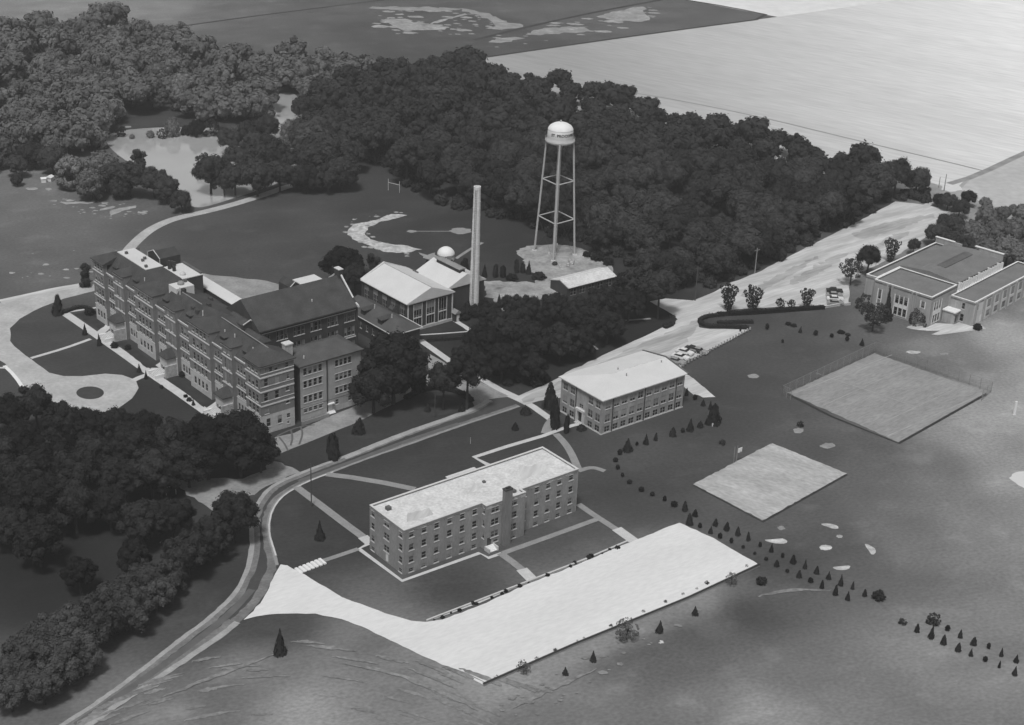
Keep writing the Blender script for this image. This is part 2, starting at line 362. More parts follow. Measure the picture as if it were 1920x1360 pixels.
# back road to the wood
path('back_road', [(240,470),(250,458),(276,434),(306,418),(335,408),(400,394),(474,373),(547,347),(620,328),(668,318)], 3.6, M_drive, Z())
for k, pts in enumerate([[(112,376),(118,379),(150,379),(176,377),(178,381),(150,383),(116,383)], [(205,398),(214,393),(226,390),(252,385),(258,388),(236,394),(216,402),(206,405)], [(44,352),(70,352),(70,356),(48,356)], [(84,353),(98,353),(96,358),(85,357)], [(260,396),(276,398),(274,401),(260,400)], [(188,392),(215,386),(214,389),(190,396)]]):
    sheet('bare_earth', rough(smooth_poly(W(pts), 1), 0.5, 1.0, k), M_dust, Z())
for x, y in ((125, 521), (77, 514), (87, 496), (240, 238), (22, 512)): sheet('bare_earth', rough(W(ell(x, y, 6, 1.7, 10)), .2, 1.0, x), M_dust, Z())
patches('bare_earth', [(100,370),(270,382),(300,400),(210,412),(100,392)], 40, .3, 1.3, M_dust, 3, 1.5); patches('bare_earth', [(30,470),(260,470),(250,525),(40,525)], 26, .25, .9, M_dust, 4, 1.4)
# baseball diamond behind the power house
sheet('infield', rough(W([(765,404),(744,401),(720,405),(706,413),(662,420),(650,436),(660,448),(688,460),(716,472),(763,475),(790,467),(763,462),(721,455),(695,450),(683,439),(690,427),(711,417),(744,409)]), 0.45, 1.6, 3), M_sand, Z())
patches('bare_earth', [(655,405),(770,396),(700,425),(700,450),(790,470),(760,482),(690,470),(645,446)], 46, .25, 1.2, M_dust, 5, 1.3)
sheet('bare_earth', rough(W(ell(772, 434, 9, 2.4)), .3, 1.5), M_concgrey, Z())
sheet('bare_earth', rough(W(ell(864, 433, 20, 6)), .5, 1.5), M_gravelgrey, Z())
path('foot_track', [(772,434),(820,434),(860,434)], 0.5, M_concgrey, Z(), it=0)
path('foot_track', [(855,485),(882,467),(905,455)], 1.2, M_gravelgrey, Z(), it=1)
sheet('bare_earth', rough(W([(786,474),(800,478),(815,474),(822,484),(815,490),(795,484)]), .4, 1.5), M_gravelgrey, Z())
# rear court of the main hall
sheet('rear_court', rough(W([(372,512),(400,516),(500,526),(523,534),(524,552),(500,560),(450,585),(420,600),(380,560)]), .4, 3), M_gravelgrey, Z())
# front drive with its round island
sheet('front_drive', rough(W([(-70,590),(0,568),(103,541),(179,529),(181,545),(120,560),(78,576),(36,598),(19,616),(19,640),(38,659),(58,674),(92,699),(120,705),(156,706),(196,701),(229,703),(254,713),(259,728),(247,748),(216,770),(179,786),(126,775),(81,738),(53,735),(28,702),(8,682),(-30,660)]), .2, 3), M_drive, Z())
path('drive_edge', [(8,686),(28,705),(50,738),(60,752)], 1.0, M_paint, Z(), it=1)
path('drive_edge', [(0,566),(60,553),(103,543),(178,531)], 3.0, M_gravel, Z(), it=1)
sheet('island_lawn', W(ell(169, 737, 26, 12, 32)), M_lawn, Z())
path('sidewalk', [(122,588),(150,607),(180,628),(230,663),(280,699),(330,733),(388,774)], 2.6, M_conc, Z(), it=0)
path('sidewalk', [(170,636),(120,654),(58,672)], 1.2, M_conc, Z(), it=1)
path('sidewalk', [(124,586),(150,582),(182,577)], 1.0, M_conc, Z(), it=0)
path('sidewalk', [(284,697),(300,686),(318,674)], 2.4, M_conc, Z(), it=1)
path('sidewalk', [(276,703),(262,708),(250,714)], 1.8, M_conc, Z(), it=1)
path('sidewalk', [(186,626),(196,618),(206,608)], 2.4, M_conc, Z(), it=1)
path('sidewalk', [(386,772),(400,764),(416,752)], 2.4, M_conc, Z(), it=1)
path('sidewalk', [(-20,690),(10,690)], 0.9, M_conc, Z(), it=0)
# planting strips of dark groundcover along the front of the hall
for pts in ([(140,590),(176,580),(200,607),(188,618)], [(214,640),(236,640),(298,690),(276,690)], [(305,700),(318,690),(400,748),(382,764)]):
    sheet('planting_bed', rough(W(pts), .25, 2), M_bed, Z())
# lane past the north east wing, forecourt
sheet('service_lane', rough(W([(505,858),(515,820),(552,812),(583,796),(612,784),(676,757),(715,745),(762,734),(775,722),(805,700),(800,672),(806,664),(850,690),(900,716),(962,744),(912,752),(890,762),(880,744),(850,733),(818,727),(792,731),(765,745),(726,763),(676,789),(618,813),(550,841)]), .12, 3), M_gravelgrey, Z())
path('sidewalk', [(782,634),(812,655),(847,680),(894,706),(938,731),(975,748),(1000,763),(1038,790)], 2.1, M_conc, Z(), it=0)
path('sidewalk', [(1037,786),(1028,798),(1023,813)], 2.4, M_concgrey, Z(), it=1)
# main road
RL = [(60,1395),(110,1360),(185,1312),(254,1262),(320,1209),(392,1156),(437,1114),(460,1069),(469,1026),(467,989),(471,965),(479,944),(494,922),(518,904),(560,887),(600,871),(641,857),(741,816),(824,787),(885,766),(912,749),(960,744)]
RR = [(985,760),(976,763),(935,777),(853,804),(765,836),(688,862),(626,886),(580,903),(550,919),(529,933),(514,953),(507,975),(506,1000),(512,1020),(519,1042),(523,1060),(512,1085),(497,1119),(472,1148),(450,1169),(424,1191),(344,1246),(283,1286),(228,1323),(175,1360),(135,1388)]
sheet('road', smooth_poly(W(RL), 2, False) + smooth_poly(W(RR), 2, False), M_asphalt, Z())
def off(line, d, w, name, mt, it=2, world=False):
    ln = smooth_poly(line if world else W(line), it, False); L, R_ = strip_pts(ln, 2 * abs(d)); path(name, L if d > 0 else R_, w, mt, Z(), 0, True, jit=.1)
off(RL[1:21], -1.1, 2.2, 'road_margin', M_margin); off(RR[1:15], -.9, 1.8, 'road_margin', M_margin); off(RR[13:21], -1.2, 2.0, 'road_margin', M_margin); off(RR[19:], -1.4, 2.8, 'road_margin', M_margin)
off(RL[1:21], -.5, 1.0, 'road_shoulder', M_shoulder); off(RL[16:21], -1.0, 1.3, 'road_shoulder', M_shoulder)
off(RR[1:16], -.4, .7, 'road_shoulder', M_concgrey); off(RR[6:15], -.2, .4, 'kerb_strip', M_conc)
off(RR[19:], -.7, 1.3, 'road_shoulder', M_shoulder)
mid = [((a[0] + b[0]) / 2, (a[1] + b[1]) / 2) for a, b in [((110,1360),(175,1360)),((254,1262),(344,1246)),((392,1156),(460,1160)),((440,1112),(505,1100))]]
for ln in ([(520,818),(545,806),(566,800),(590,797)], [(523,820),(534,833),(540,846)], [(545,806),(549,820),(545,836)], [(564,801),(568,814),(561,834)]): path('tar_patch', ln, .45, M_tardark, Z())
path('oil_streak', mid, 1.6, M_tardark, Z())
path('oil_streak', [(560,903),(640,874),(760,828),(860,795)], 1.3, M_tardark, Z())
# gravel road and parking along the wood
sheet('gravel_road', rough(W([(950,744),(972,742),(1024,721),(1062,699),(1130,667),(1204,633),(1270,600),(1261,591),(1231,573),(1217,566),(1250,560),(1300,564),(1340,548),(1360,535),(1419,512),(1507,467),(1595,423),(1680,378),(1731,384),(1766,366),(1774,372),(1744,386),(1778,397),(1756,430),(1727,452),(1680,480),(1626,506),(1592,532),(1592,571),(1545,576),(1507,574),(1378,580),(1341,591),(1322,595),(1306,607),(1313,615),(1332,618),(1386,618),(1406,619),(1355,645),(1320,661),(1290,676),(1276,692),(1300,710),(1340,745),(1300,740),(1270,715),(1200,700),(1060,745),(1010,752),(985,760)]), .25, 3), M_gravel, Z())
sheet('worn_track', rough(W([(985,757),(975,748),(1040,722),(1100,694),(1180,654),(1300,604),(1340,590),(1322,597),(1306,610),(1290,640),(1240,665),(1150,690),(1060,728)]), .7, 2), M_gravelworn, Z())
for k, pts in enumerate([[(1375,560),(1440,526),(1520,485),(1545,478),(1480,518),(1420,550)], [(1450,545),(1560,480),(1600,470),(1530,520)], [(1590,440),(1650,420),(1740,402),(1760,404),(1700,425),(1620,450)], [(1640,455),(1700,432),(1710,436),(1660,462)]]):
    sheet('worn_track', rough(smooth_poly(W(pts), 2), .9, 1.6, k), M_gravelworn, Z())
sheet('back_path', W([(1276,698),(1300,710),(1340,745),(1318,746),(1284,728)]), M_gravel, Z())
# power house and tower yard
sheet('yard', rough(W([(905,528),(925,527),(1000,530),(1020,520),(975,500),(985,485),(1000,470),(1040,460),(1080,462),(1100,480),(1125,488),(1145,500),(1150,515),(1100,545),(1050,560),(960,565),(950,580),(935,588),(925,560),(910,556)]), .7, 1.6), M_yard, Z())
path('sidewalk', [(851,600),(872,613),(890,626)], 1.6, M_conc, Z(), it=0)
path('sidewalk', [(1100,640),(1112,650),(1120,656)], 1.0, M_concgrey, Z(), it=0)
path('sidewalk', [(1080,607),(1150,603),(1220,598)], 1.0, M_concgrey, Z(), it=0)
# inside of the oval
sheet('oval_bed', W([(770,752),(790,742),(818,738),(850,741),(872,750),(884,758),(862,771),(835,779),(812,781)]), M_lawn, Z())
# walks round the dormitory
path('sidewalk', [(1098,793),(1075,798),(1050,806),(1018,818),(950,838),(889,858),(917,873)], 1.35, M_conc, Z(), it=0)
path('sidewalk', [(1042,814),(1058,830),(1070,848),(1079,868),(1084,880)], 1.9, M_concgrey, Z())
path('sidewalk', [(1084,884),(1110,876),(1134,884)], 1.5, M_concgrey, Z())
path('sidewalk', [(612,890),(660,896),(720,906),(778,918)], 2.0, M_concgrey, Z(), it=0)
path('sidewalk', [(556,914),(600,947),(650,985),(680,1007)], 2.0, M_concgrey, Z(), it=0)
path('sidewalk', [(680,1007),(694,1019)], 2.4, M_conc, Z(), it=0)
path('sidewalk', [(692,1020),(673,1030),(754,1090),(899,1038),(916,1047),(941,1038)], 1.0, M_conc, Z(), it=0)
path('sidewalk', [(672,1030),(640,1041),(604,1053)], 1.3, M_concgrey, Z(), it=0); path('sidewalk', [(606,1052),(556,1073)], 2.2, M_conc, Z(), it=0)
path('sidewalk', [(938,1038),(960,1054),(978,1068)], 1.8, M_concgrey, Z(), it=0)
path('sidewalk', [(978,1068),(998,1088)], 2.6, M_conc, Z(), it=0)
path('sidewalk', [(943,1038),(1030,1007),(1126,972)], 1.5, M_concgrey, Z(), it=0)
path('sidewalk', [(1084,946),(1110,964),(1156,994)], 1.7, M_concgrey, Z(), it=0)
path('sidewalk', [(1156,992),(1188,1015)], 2.6, M_conc, Z(), it=0)
sheet('parking_lot', rough((W([(527,1060),(518,1072),(508,1094),(494,1124),(474,1147),(458,1163),(480,1157),(505,1153),(540,1151),(590,1152),(640,1162),(690,1181),(720,1196),(780,1225),(840,1252),(906,1285),(973,1257),(1076,1210),(1156,1178),(1291,1122),(1370,1088),(1423,1060),(1382,1036),(1338,1010),(1273,981),(1223,1001),(1185,1016),(1088,1057),(997,1093),(900,1136),(829,1163),(800,1167),(770,1165),(723,1151),(641,1120),(571,1079),(538,1061)])), .14, 1.5), M_white, Z())
path('lot_kerb', [(810,1162),(900,1130),(996,1088),(1090,1052),(1183,1012)], .5, M_conc, Z(), it=0)
# courts
sheet('court', rough(W([(1430,976),(1588,888),(1447,831),(1300,908)]), .18, 1.2), M_court, Z())
sheet('court', rough(W([(1476,737),(1640,663),(1850,737),(1685,830)]), .2, 1.2), M_court2, Z())
for a, b in [((1500,734),(1672,652+14)),((1664,818),(1832,744)),((1556,728),(1675,675)),((1560,775),(1830,756-10))][:2]:
    path('court_line', [a, b], .35, M_line, Z(), it=0)
for a, b in [((1545,760),(1700,690)),((1640,800),(1795,728)),((1530,700),(1720,764))]: path('court_line', [a, b], .25, M_line, Z(), it=0)
path('court_edge', [(1476,739),(1560,782),(1685,832),(1850,739)], .8, M_bed, Z(), it=0)
path('court_edge', [(1300,910),(1430,979),(1588,890)], .7, M_bed, Z(), it=0)
# sand bunkers and bare spots
for k, pts in enumerate([[(1535,983),(1552,981),(1572,986),(1571,993),(1555,990)], [(1430,1013),(1450,1011),(1472,1010),(1477,1016),(1468,1021),(1448,1018)], ell(1548, 1027, 12, 5), ell(1574, 1006, 6, 3), [(1619,1019),(1632,1022),(1642,1031),(1641,1039),(1633,1041),(1628,1031)], [(1558,1064),(1580,1062),(1595,1060),(1590,1068),(1574,1070)]]):
    sheet('sand_bunker', rough(smooth_poly(W(pts), 1), .12, 1, k), M_sand, Z())
sheet('sand_bunker', rough(W([(1893,897),(1898,889),(1910,884),(1935,883),(1960,890),(1955,915),(1925,918),(1908,910)]), .2, 1), M_roofwhite, Z())
for k, (x, y, a, b, mt) in enumerate([(1412,706,11,4,M_gravelgrey),(1465,990,7,4,M_gravelgrey),(1712,661,14,3,M_sand),(1770,664,9,2,M_gravelgrey),(1497,808,10,5,M_gravelgrey),(1552,836,14,5,M_gravelgrey),(1760,614,60,7,M_gravel),(1240,1205,5,3,M_conc)]):
    sheet('bare_earth', rough(W(ell(x, y, a, b, 18)), .25, 1.2, k), mt, Z())
rs = random.Random(21)
for k in range(70):
    u = rs.random(); cx = 150 + 850*u; ang = rs.uniform(-.1, .1); y0 = 1352 - 165*math.sin(min(1, (cx - 150)/420)*math.pi/2)*rs.random()**.8 + max(0, cx - 640)*.12*rs.random(); y0 = max(y0, 1200 + .2*abs(cx - 560)); ln = rs.uniform(25, 95); sl = (-.42 + .75*(cx - 200)/600) if cx < 800 else .42
    if y0 < 1375: path('dry_streak', [(cx - ln/2, y0 - sl*ln/2 + 3), (cx, y0), (cx + ln/2, y0 + sl*ln/2 + 3)], rs.uniform(.3, 1.1), M_dry, None, jit=.4, taper=True)
sheet('gravel_apron', rough(W([(322,905),(345,922),(396,957),(432,936),(480,928),(500,912),(560,886),(546,878),(505,862),(498,882),(456,898),(380,897)]), .5, 1.6), M_gravelgrey, None)
patches('dry_patch', [(900,1340),(1100,1230),(1290,1135),(1330,1150),(1150,1260),(1000,1350)], 36, .25, .9, M_dry, 7, 1.5);
for k, ln in enumerate([[(640,1245),(740,1262),(830,1300),(900,1335)],[(300,1310),(420,1262),(520,1226)],[(1420,1120),(1480,1105),(1560,1108)],[(960,1330),(1040,1290),(1120,1255)]]):
    path('faint_track', ln, 1.0, M_dry, Z(), jit=.35, taper=True)

# ------------------------------------------------------------------ building kit
WMESH = {}
def wmesh(w, h, style):
    k = (round(w, 2), round(h, 2), style)
    if k in WMESH: return WMESH[k]
    f = MB(); b = 0.09
    f.box(-w/2, -w/2 + b, .05, .17, 0, h); f.box(w/2 - b, w/2, .05, .17, 0, h); f.box(-w/2 + b, w/2 - b, .05, .17, 0, b); f.box(-w/2 + b, w/2 - b, .05, .17, h - b, h)
    f.box(-w/2 + b, w/2 - b, .07, .16, h*.5 - .035, h*.5 + .035)
    nm = {'dh': 0, 'pair': 1, 'triple': 2, 'tall': 2, 'cols': 3}[style]
    for i in range(nm):
        x = -w/2 + w * (i + 1) / (nm + 1); f.box(x - .07, x + .07, .06, .165, b, h*.5 - .035); f.box(x - .07, x + .07, .06, .165, h*.5 + .035, h - b)
    p = MB().box(-w/2 + .03, w/2 - .03, .11, .145, .03, h - .03)
    s_ = MB().box(-w/2 - .12, w/2 + .12, -.09, .045, -.16, 0)
    l = MB().box(-w/2 + b, w/2 - b, .085, .108, 0, 1)
    WMESH[k] = (f.mesh('window', M_frame), p.mesh('pane', M_glass), s_.mesh('sill', M_trim), l.mesh('blind', M_blind)); return WMESH[k]
RW = random.Random(11)
def window(root, M, w, h, style='dh', blind=None, sill=True, frame=None):
    f, p, s_, l = wmesh(w, h, style); o = link('window', f, root, M); link('pane', p, o)
    if sill: link('sill', s_, o)
    bl = (RW.choice((0, 0, 0, 0, .35, .5, .6)) if blind is None else blind)
    if bl: link('blind', l, o, T(0, 0, h * (1 - bl) - .05) @ Sc(1, 1, h * bl - .05))
    return o
DIRS = {'SE': 0.0, 'SW': -math.pi / 2, 'NE': math.pi / 2, 'NW': math.pi}
def facade(root, x, y, d, width, z0, z1, mt, ops=(), name='wall', depth=.22, blind=None, sillf=True):
    """wall seen from outside, its left end at (x, y); ops: (s centre, z bottom, w, h, style)"""
    M = T(x, y, 0, DIRS[d]); ops = [o for o in ops if o[1] >= z0 - .01 and o[1] + o[3] <= z1 + .01]
    xs = sorted({0, width} | {round(o[0] - o[2]/2, 3) for o in ops} | {round(o[0] + o[2]/2, 3) for o in ops})
    zs = sorted({z0, z1} | {round(o[1], 3) for o in ops} | {round(o[1] + o[3], 3) for o in ops})
    mb = MB(); vid = {}
    def vtx(a, b):
        if (a, b) not in vid: vid[(a, b)] = len(mb.v); mb.v.append((a, 0.0, b))
        return vid[(a, b)]
    for i in range(len(xs) - 1):
        for j in range(len(zs) - 1):
            cx, cz = (xs[i] + xs[i+1]) / 2, (zs[j] + zs[j+1]) / 2
            if any(abs(cx - o[0]) < o[2]/2 and o[1] < cz < o[1] + o[3] for o in ops): continue
            mb.f.append((vtx(xs[i], zs[j]), vtx(xs[i+1], zs[j]), vtx(xs[i+1], zs[j+1]), vtx(xs[i], zs[j+1])))
    for o in ops:
        a, b, c, e = o[0] - o[2]/2, o[0] + o[2]/2, o[1], o[1] + o[3]
        mb.add([(a,0,c),(b,0,c),(b,0,e),(a,0,e),(a,depth,c),(b,depth,c),(b,depth,e),(a,depth,e)], [(0,1,5,4),(2,3,7,6),(0,4,7,3),(1,2,6,5),(4,5,6,7)])
    w = obj(name, mb, mt, root, M)
    for o in ops:
        if o[4] != 'void': window(root, M @ T(o[0], 0, o[1]), o[2], o[3], o[4], blind=o[5] if len(o) > 5 else blind, sill=sillf)
    return w
def band(root, x, y, d, width, z, h=.3, out=.1, mt=None, name='string_course', ext=0.0):
    return obj(name, MB().box(-ext, width + ext, -out, .02, z, z + h), mt or M_trim, root, T(x, y, 0, DIRS[d]))
def hip(x0, x1, y0, y1, z, zr, r0, r1, axis='x', t=.35, rm=None):
    """hip or gable roof solid: ridge from r0 to r1 along axis, centred unless rm given"""
    mb = MB(); b = [(x0,y0),(x1,y0),(x1,y1),(x0,y1)]
    v = [(a, c, z - t) for a, c in b] + [(a, c, z) for a, c in b]
    if axis == 'x':
        ym = (y0 + y1) / 2 if rm is None else rm; v += [(r0, ym, zr), (r1, ym, zr)]
        f = [(4,5,9,8),(6,7,8,9),(5,6,9),(7,4,8)]
    else:
        xm = (x0 + x1) / 2 if rm is None else rm; v += [(xm, r0, zr), (xm, r1, zr)]
        f = [(5,6,9,8),(7,4,8,9),(4,5,8),(6,7,9)]
    f += [(3,2,1,0),(0,1,5,4),(1,2,6,5),(2,3,7,6),(3,0,4,7)]
    return mb.add(v, f)
def coping(root, poly, z, w=.4, h=.25, mt=None):
    mb = MB(); n = len(poly); area = sum(poly[i][0]*poly[(i+1)%n][1]-poly[(i+1)%n][0]*poly[i][1] for i in range(n))
    if area < 0: poly = poly[::-1]
    inn = []; out = []
    for i in range(n):
        p, a, b = Vector(poly[i]), Vector(poly[i-1]), Vector(poly[(i+1) % n]); d1, d2 = (p - a).normalized(), (b - p).normalized()
        n1, n2 = Vector((-d1.y, d1.x)), Vector((-d2.y, d2.x)); k = (n1 + n2) / (1 + n1.dot(n2))
        inn.append(p + k * w); out.append(p - k * .06)
    v = [(p.x, p.y, zz) for zz in (z, z + h) for q in (out, inn) for p in q]
    f = []
    for i in range(n):
        j = (i + 1) % n
        f += [(i, j, 2*n + j, 2*n + i), (n + j, n + i, 3*n + i, 3*n + j), (2*n + i, 2*n + j, 3*n + j, 3*n + i), (j, i, n + i, n + j)]
    return obj('coping', mb.add(v, f), mt or M_trim, root)
R_ = math.radians
def grid_ops(ss, rows, w, style='dh'): return [(s, z, w, h, style) for s in ss for z, h in rows]
def stairs(name, root, x, y, d, width, n, rise=.17, tread=.32, mt=None):
    mb = MB()
    for i in range(n): mb.box(-width/2, width/2, -(n - i) * tread, -(n - i - 1) * tread, 0, (i + 1) * rise)
    return obj(name, mb, mt or M_conc, root, T(x, y, 0, DIRS[d]))

# ================================================================== dormitory in front, flat white gravel roof
A = tag(empty('dormitory', -20.9, 283.5, R_(39.1)), 'long brick dormitory with flat pale gravel roof and one square chimney', 'building')
rows = [(.2, .95), (2.5, 1.55), (5.5, 1.55), (8.6, 1.5)]
def A_ops(ss, w=1.25, st='dh', rows=rows): return grid_ops(ss, rows, w, st)
facade(A, 0, 0, 'SE', 20.2, 0, 10.8, M_brickA, A_ops([1.95, 5.15, 8.4, 11.75, 15.1, 18.4]), blind=None)
facade(A, 20.2, 0, 'SW', 1.6, 0, 10.8, M_brickA, [(.8, z, .7, h, 'dh') for z, h in rows[1:]])
facade(A, 20.2, -1.6, 'SE', 10.8, 0, 10.8, M_brickA, [(2.5, z, 2.1, h, 'pair') for z, h in rows[1:]] + [(7.5, z, 2.1, h, 'pair') for z, h in rows[1:]] + [(1.1, .5, 1.2, 2.2, 'void'), (2.9, 1.1, 1.3, 1.1, 'dh'), (7.5, .3, 1.9, 1.0, 'pair')])
facade(A, 31.0, -1.6, 'NE', 1.6, 0, 10.8, M_brickA)
facade(A, 31.0, 0, 'SE', 16.4, 0, 10.8, M_brickA, A_ops([4.5, 7.75, 10.95, 14.35]) + [(1.1, z, .75, h, 'dh') for z, h in rows[1:]])
facade(A, 0, 12.8, 'SW', 12.8, 0, 10.8, M_brickA, A_ops([1.2, 11.6]) + [(6.4, z, 2.0, h, 'pair') for z, h in rows[1:]] + [(6.6, .25, 1.1, 2.05, 'void')])
facade(A, 47.4, 0, 'NE', 12.8, 0, 10.8, M_brickA); facade(A, 47.4, 12.8, 'NW', 47.4, 0, 10.8, M_brickA)
obj('door', MB().box(-.55, .55, .1, .2, .25, 2.3), M_cream, A, T(0, 6.2, 0, DIRS['SW']))
obj('door', MB().box(-.6, .6, .1, .2, .5, 2.7), M_card, A, T(21.3, -1.6, 0))
foot = [(0,0),(20.2,0),(20.2,-1.6),(31,-1.6),(31,0),(47.4,0),(47.4,12.8),(0,12.8)]
obj('roof', MB().prism(foot, 9.9, 10.45), M_roofgravel, A)
coping(A, foot, 10.8, .42, .14)
obj('parapet', MB().box(20.6, 28.3, 12.82, 13.6, 0, 10.86), M_brickA, A); obj('coping', MB().box(20.5, 28.4, 12.88, 13.7, 10.86, 11.0), M_trim, A)
ch = obj('chimney', MB().box(24.5, 26.4, -2.75, -1.62, 0, 13.6), M_brickC, A)
obj('chimney_cap', MB().box(24.42, 26.48, -2.83, -1.54, 13.6, 13.85), M_brickD, ch); obj('flue', MB().box(25.0, 25.9, -2.45, -1.9, 13.85, 14.15), M_dark, ch)
for x, y, s_ in ((2.6, 9.6, .5), (26.5, 7.5, .3), (29.3, .4, .4)): obj('roof_vent', MB().box(x - s_, x + s_, y - s_, y + s_, 10.45, 10.45 + s_ * 1.5), M_tardark, A)
obj('roof_patch', MB().sheet([(20, 5.2), (23.5, 6.1), (26.8, 5.4), (24.4, 7.0), (25.0, 9.4), (23.0, 7.4), (20.6, 8.2), (22.0, 6.6)], 10.465), M_gravel, A); obj('roof_patch', MB().sheet(rough([(3, 3), (9, 2.5), (10, 5), (5, 6.2)], .4, 1.0, 3), 10.462), M_gravel, A); obj('roof_patch', MB().sheet(rough([(34, 4), (41, 3.2), (43, 7), (37, 9)], .6, 1.0, 4), 10.463), M_gravel, A)
stairs('steps', A, 21.3, -1.62, 'SE', 2.0, 5, mt=M_paint)
for sx in (-1.15, 1.15): obj('cheek_wall', MB().box(21.3 + sx - .15, 21.3 + sx + .15, -3.4, -1.65, 0, .95), M_conc, A)
for i, s_ in enumerate((33.2, 35.0, 45.5)): pass

# ================================================================== hall with white hipped roof
B = tag(empty('lecture_hall', 22.8, 351.7, R_(39.1)), 'three storey brick hall with plain white hipped roof by the junction', 'building')
br = [(.35, 1.65), (3.1, 2.1), (6.75, 1.9)]
cols = [1.9, 4.65, 7.3, 10.0, 12.7, 15.6, 18.3, 20.9, 23.6, 26.3]
def B_ops(ss): return [(s, z, 1.75, h, 'pair', (0 if i == 0 else RW.choice((.62, .66, .7, .74)))) for s in ss for i, (z, h) in enumerate(br)]
facade(B, 0, 0, 'SE', 27.9, 0, 9.5, M_brickB, B_ops(cols), sillf=True)
facade(B, 0, 16, 'SW', 16, 0, 9.5, M_brickB, B_ops([1.75, 4.55, 11.55, 14.3]) + [(8.1, 4.2, 1.5, 1.1, 'pair', 0), (8.1, 0.3, 1.7, 2.6, 'void')])
facade(B, 27.9, 0, 'NE', 16, 0, 9.5, M_brickB); facade(B, 27.9, 16, 'NW', 27.9, 0, 9.5, M_brickB)
obj('foundation', MB().box(-.12, 28.02, -.12, 16.12, 0, .22), M_conc, B)
obj('roof', hip(-.55, 28.2, -.55, 16.55, 9.75, 11.15, 9.5, 28.2, 'x', .25), M_roofwhite, B)
obj('ridge_cap', MB().tube((9.5, 8, 11.16), (28.2, 8, 11.16), .09, n=5), M_roofgravel, B)
obj('verge', hip(28.2, 28.6, -.75, 16.75, 9.9, 11.4, 28.2, 28.6, 'x', .5), M_tardark, B)
for x in (3.35, 14.1, 24.95): obj('downpipe', MB().tube((x, -.14, 0.2), (x, -.14, 9.5), .13, n=6), M_dark, B)
obj('downpipe', MB().tube((-.14, 9.9, 0.2), (-.14, 9.9, 9.5), .13, n=6), M_dark, B)
pt = obj('portal', MB().box(-1.45, -.95, -.55, .05, 0, 3.4).box(.95, 1.45, -.55, .05, 0, 3.4).box(-1.6, 1.6, -.6, .05, 3.4, 4.0), M_trim, B, T(0, 7.9, 0, DIRS['SW']))
obj('door', MB().box(-.85, .85, .1, .2, .3, 2.9), M_card, pt)
stairs('steps', B, -.1, 7.9, 'SW', 2.6, 3)
for x, y in ((13, 9.3), (12.6, 5.6), (25.5, 6.5)): obj('roof_vent', MB().tube((x, y, 9.9), (x, y, 11.5), .16, n=8), M_carg, B)

# ================================================================== main hall: long brick and limestone block
C = tag(empty('main_hall', -60.3, 344.1, R_(40.7)), 'longest red brick hall with pale stone bands, dormers and pavilions', 'building')
R0 = 1.1                                   # set-back of the recessed fronts
segs = [(0, 6.9, 'E'), (6.9, 13.2, 'R'), (13.2, 18, 'S'), (18, 24, 'R'), (24, 34.6, 'P'), (34.6, 41.4, 'R'), (41.4, 47, 'S'), (47, 53.4, 'R'), (53.4, 63.6, 'P'), (63.6, 70, 'R'), (70, 75.6, 'S'), (75.6, 81.4, 'R'), (81.4, 88, 'E')]
cr = [(5.5, 1.9), (8.45, 2.0), (12.3, 2.0)]; low = [(1.6, 2.0)]; topr = (16.15, 1.6)
for v0, v1, k in segs:
    w = v1 - v0; x = R0 if k == 'R' else 0.0; H = 16.0 if k == 'R' else 18.3
    if k == 'P': ss = [w/2 + (i - 1.5) * 1.9 for i in range(4)]
    elif k == 'R': ss = [w/2 + (i - 1.5) * 1.45 for i in range(4)]
    elif k == 'E': ss = [w/2 + (i - 1) * 1.75 for i in range(3)]
    else: ss = [w/2 + (i - .5) * 1.9 for i in range(2)]
    ww = 1.1 if k != 'R' else .95
    up = grid_ops(ss, cr + ([topr] if k != 'R' else []), ww)
    if k == 'S':
        up = [(s, z, .9, h, 'dh', .9) for s in ss for z, h in ((8.2, 2.6), (12.0, 2.7), topr)]
        lo = []
    else: lo = grid_ops(ss, low, ww)
    facade(C, x, v1, 'SW', w, 0, 5.0, M_stone, lo, 'foundation'); facade(C, x, v1, 'SW', w, 5.0, H, M_brickC, up)
    for z in (7.6, 11.3, 15.1): band(C, x, v1, 'SW', w, z, .34, .13)
    band(C, x, v1, 'SW', w, 4.9, .22, .1)
    if k != 'R':
        for d, yy in (('SE', v0), ('NW', v1)):
            facade(C, 0 if d == 'SE' else R0, yy, d, R0 if not (v0 == 0 and d == 'SE') and not (v1 == 88 and d == 'NW') else .01, 0, H, M_brickC)
        if k != 'E':
            half = w / 2
            obj('cornice', MB().box(-.28, .0, v0 - .05, v1 + .05, 18.0, 18.28), M_trim, C)
            obj('bay_roof', hip(-.35, 5.2, v0 - .1, v1 + .1, 18.5, 20.3 if k == 'P' else 19.8, half * .9, 5.2, 'x', .28), M_slate, C)
            for d, yy in (('SE', v0), ('NW', v1)): obj('cheek', MB().box(R0, 4.2, min(yy, yy), yy + (.25 if d == 'SE' else -.25) if d == 'SE' else yy, 15.5, 18.25) if d == 'SE' else MB().box(R0, 4.2, yy - .25, yy, 15.5, 18.25), M_brickC, C)
    else:
        obj('gutter', MB().box(R0 - .42, R0 + .1, v0, v1, 15.75, 16.02), M_trim, C)
        dm = obj('dormer', MB().box(2.0, 5.0, (v0+v1)/2 - 1.1, (v0+v1)/2 + 1.1, 16.2, 18.2), M_brickD, C)
        obj('dormer_roof', hip(1.7, 6.2, (v0+v1)/2 - 1.4, (v0+v1)/2 + 1.4, 18.35, 19.3, 2.9, 6.2, 'x', .15), M_slate, dm)
        window(dm, T(2.0, (v0+v1)/2, 16.7, DIRS['SW']), 1.2, 1.1, blind=0, sill=False)
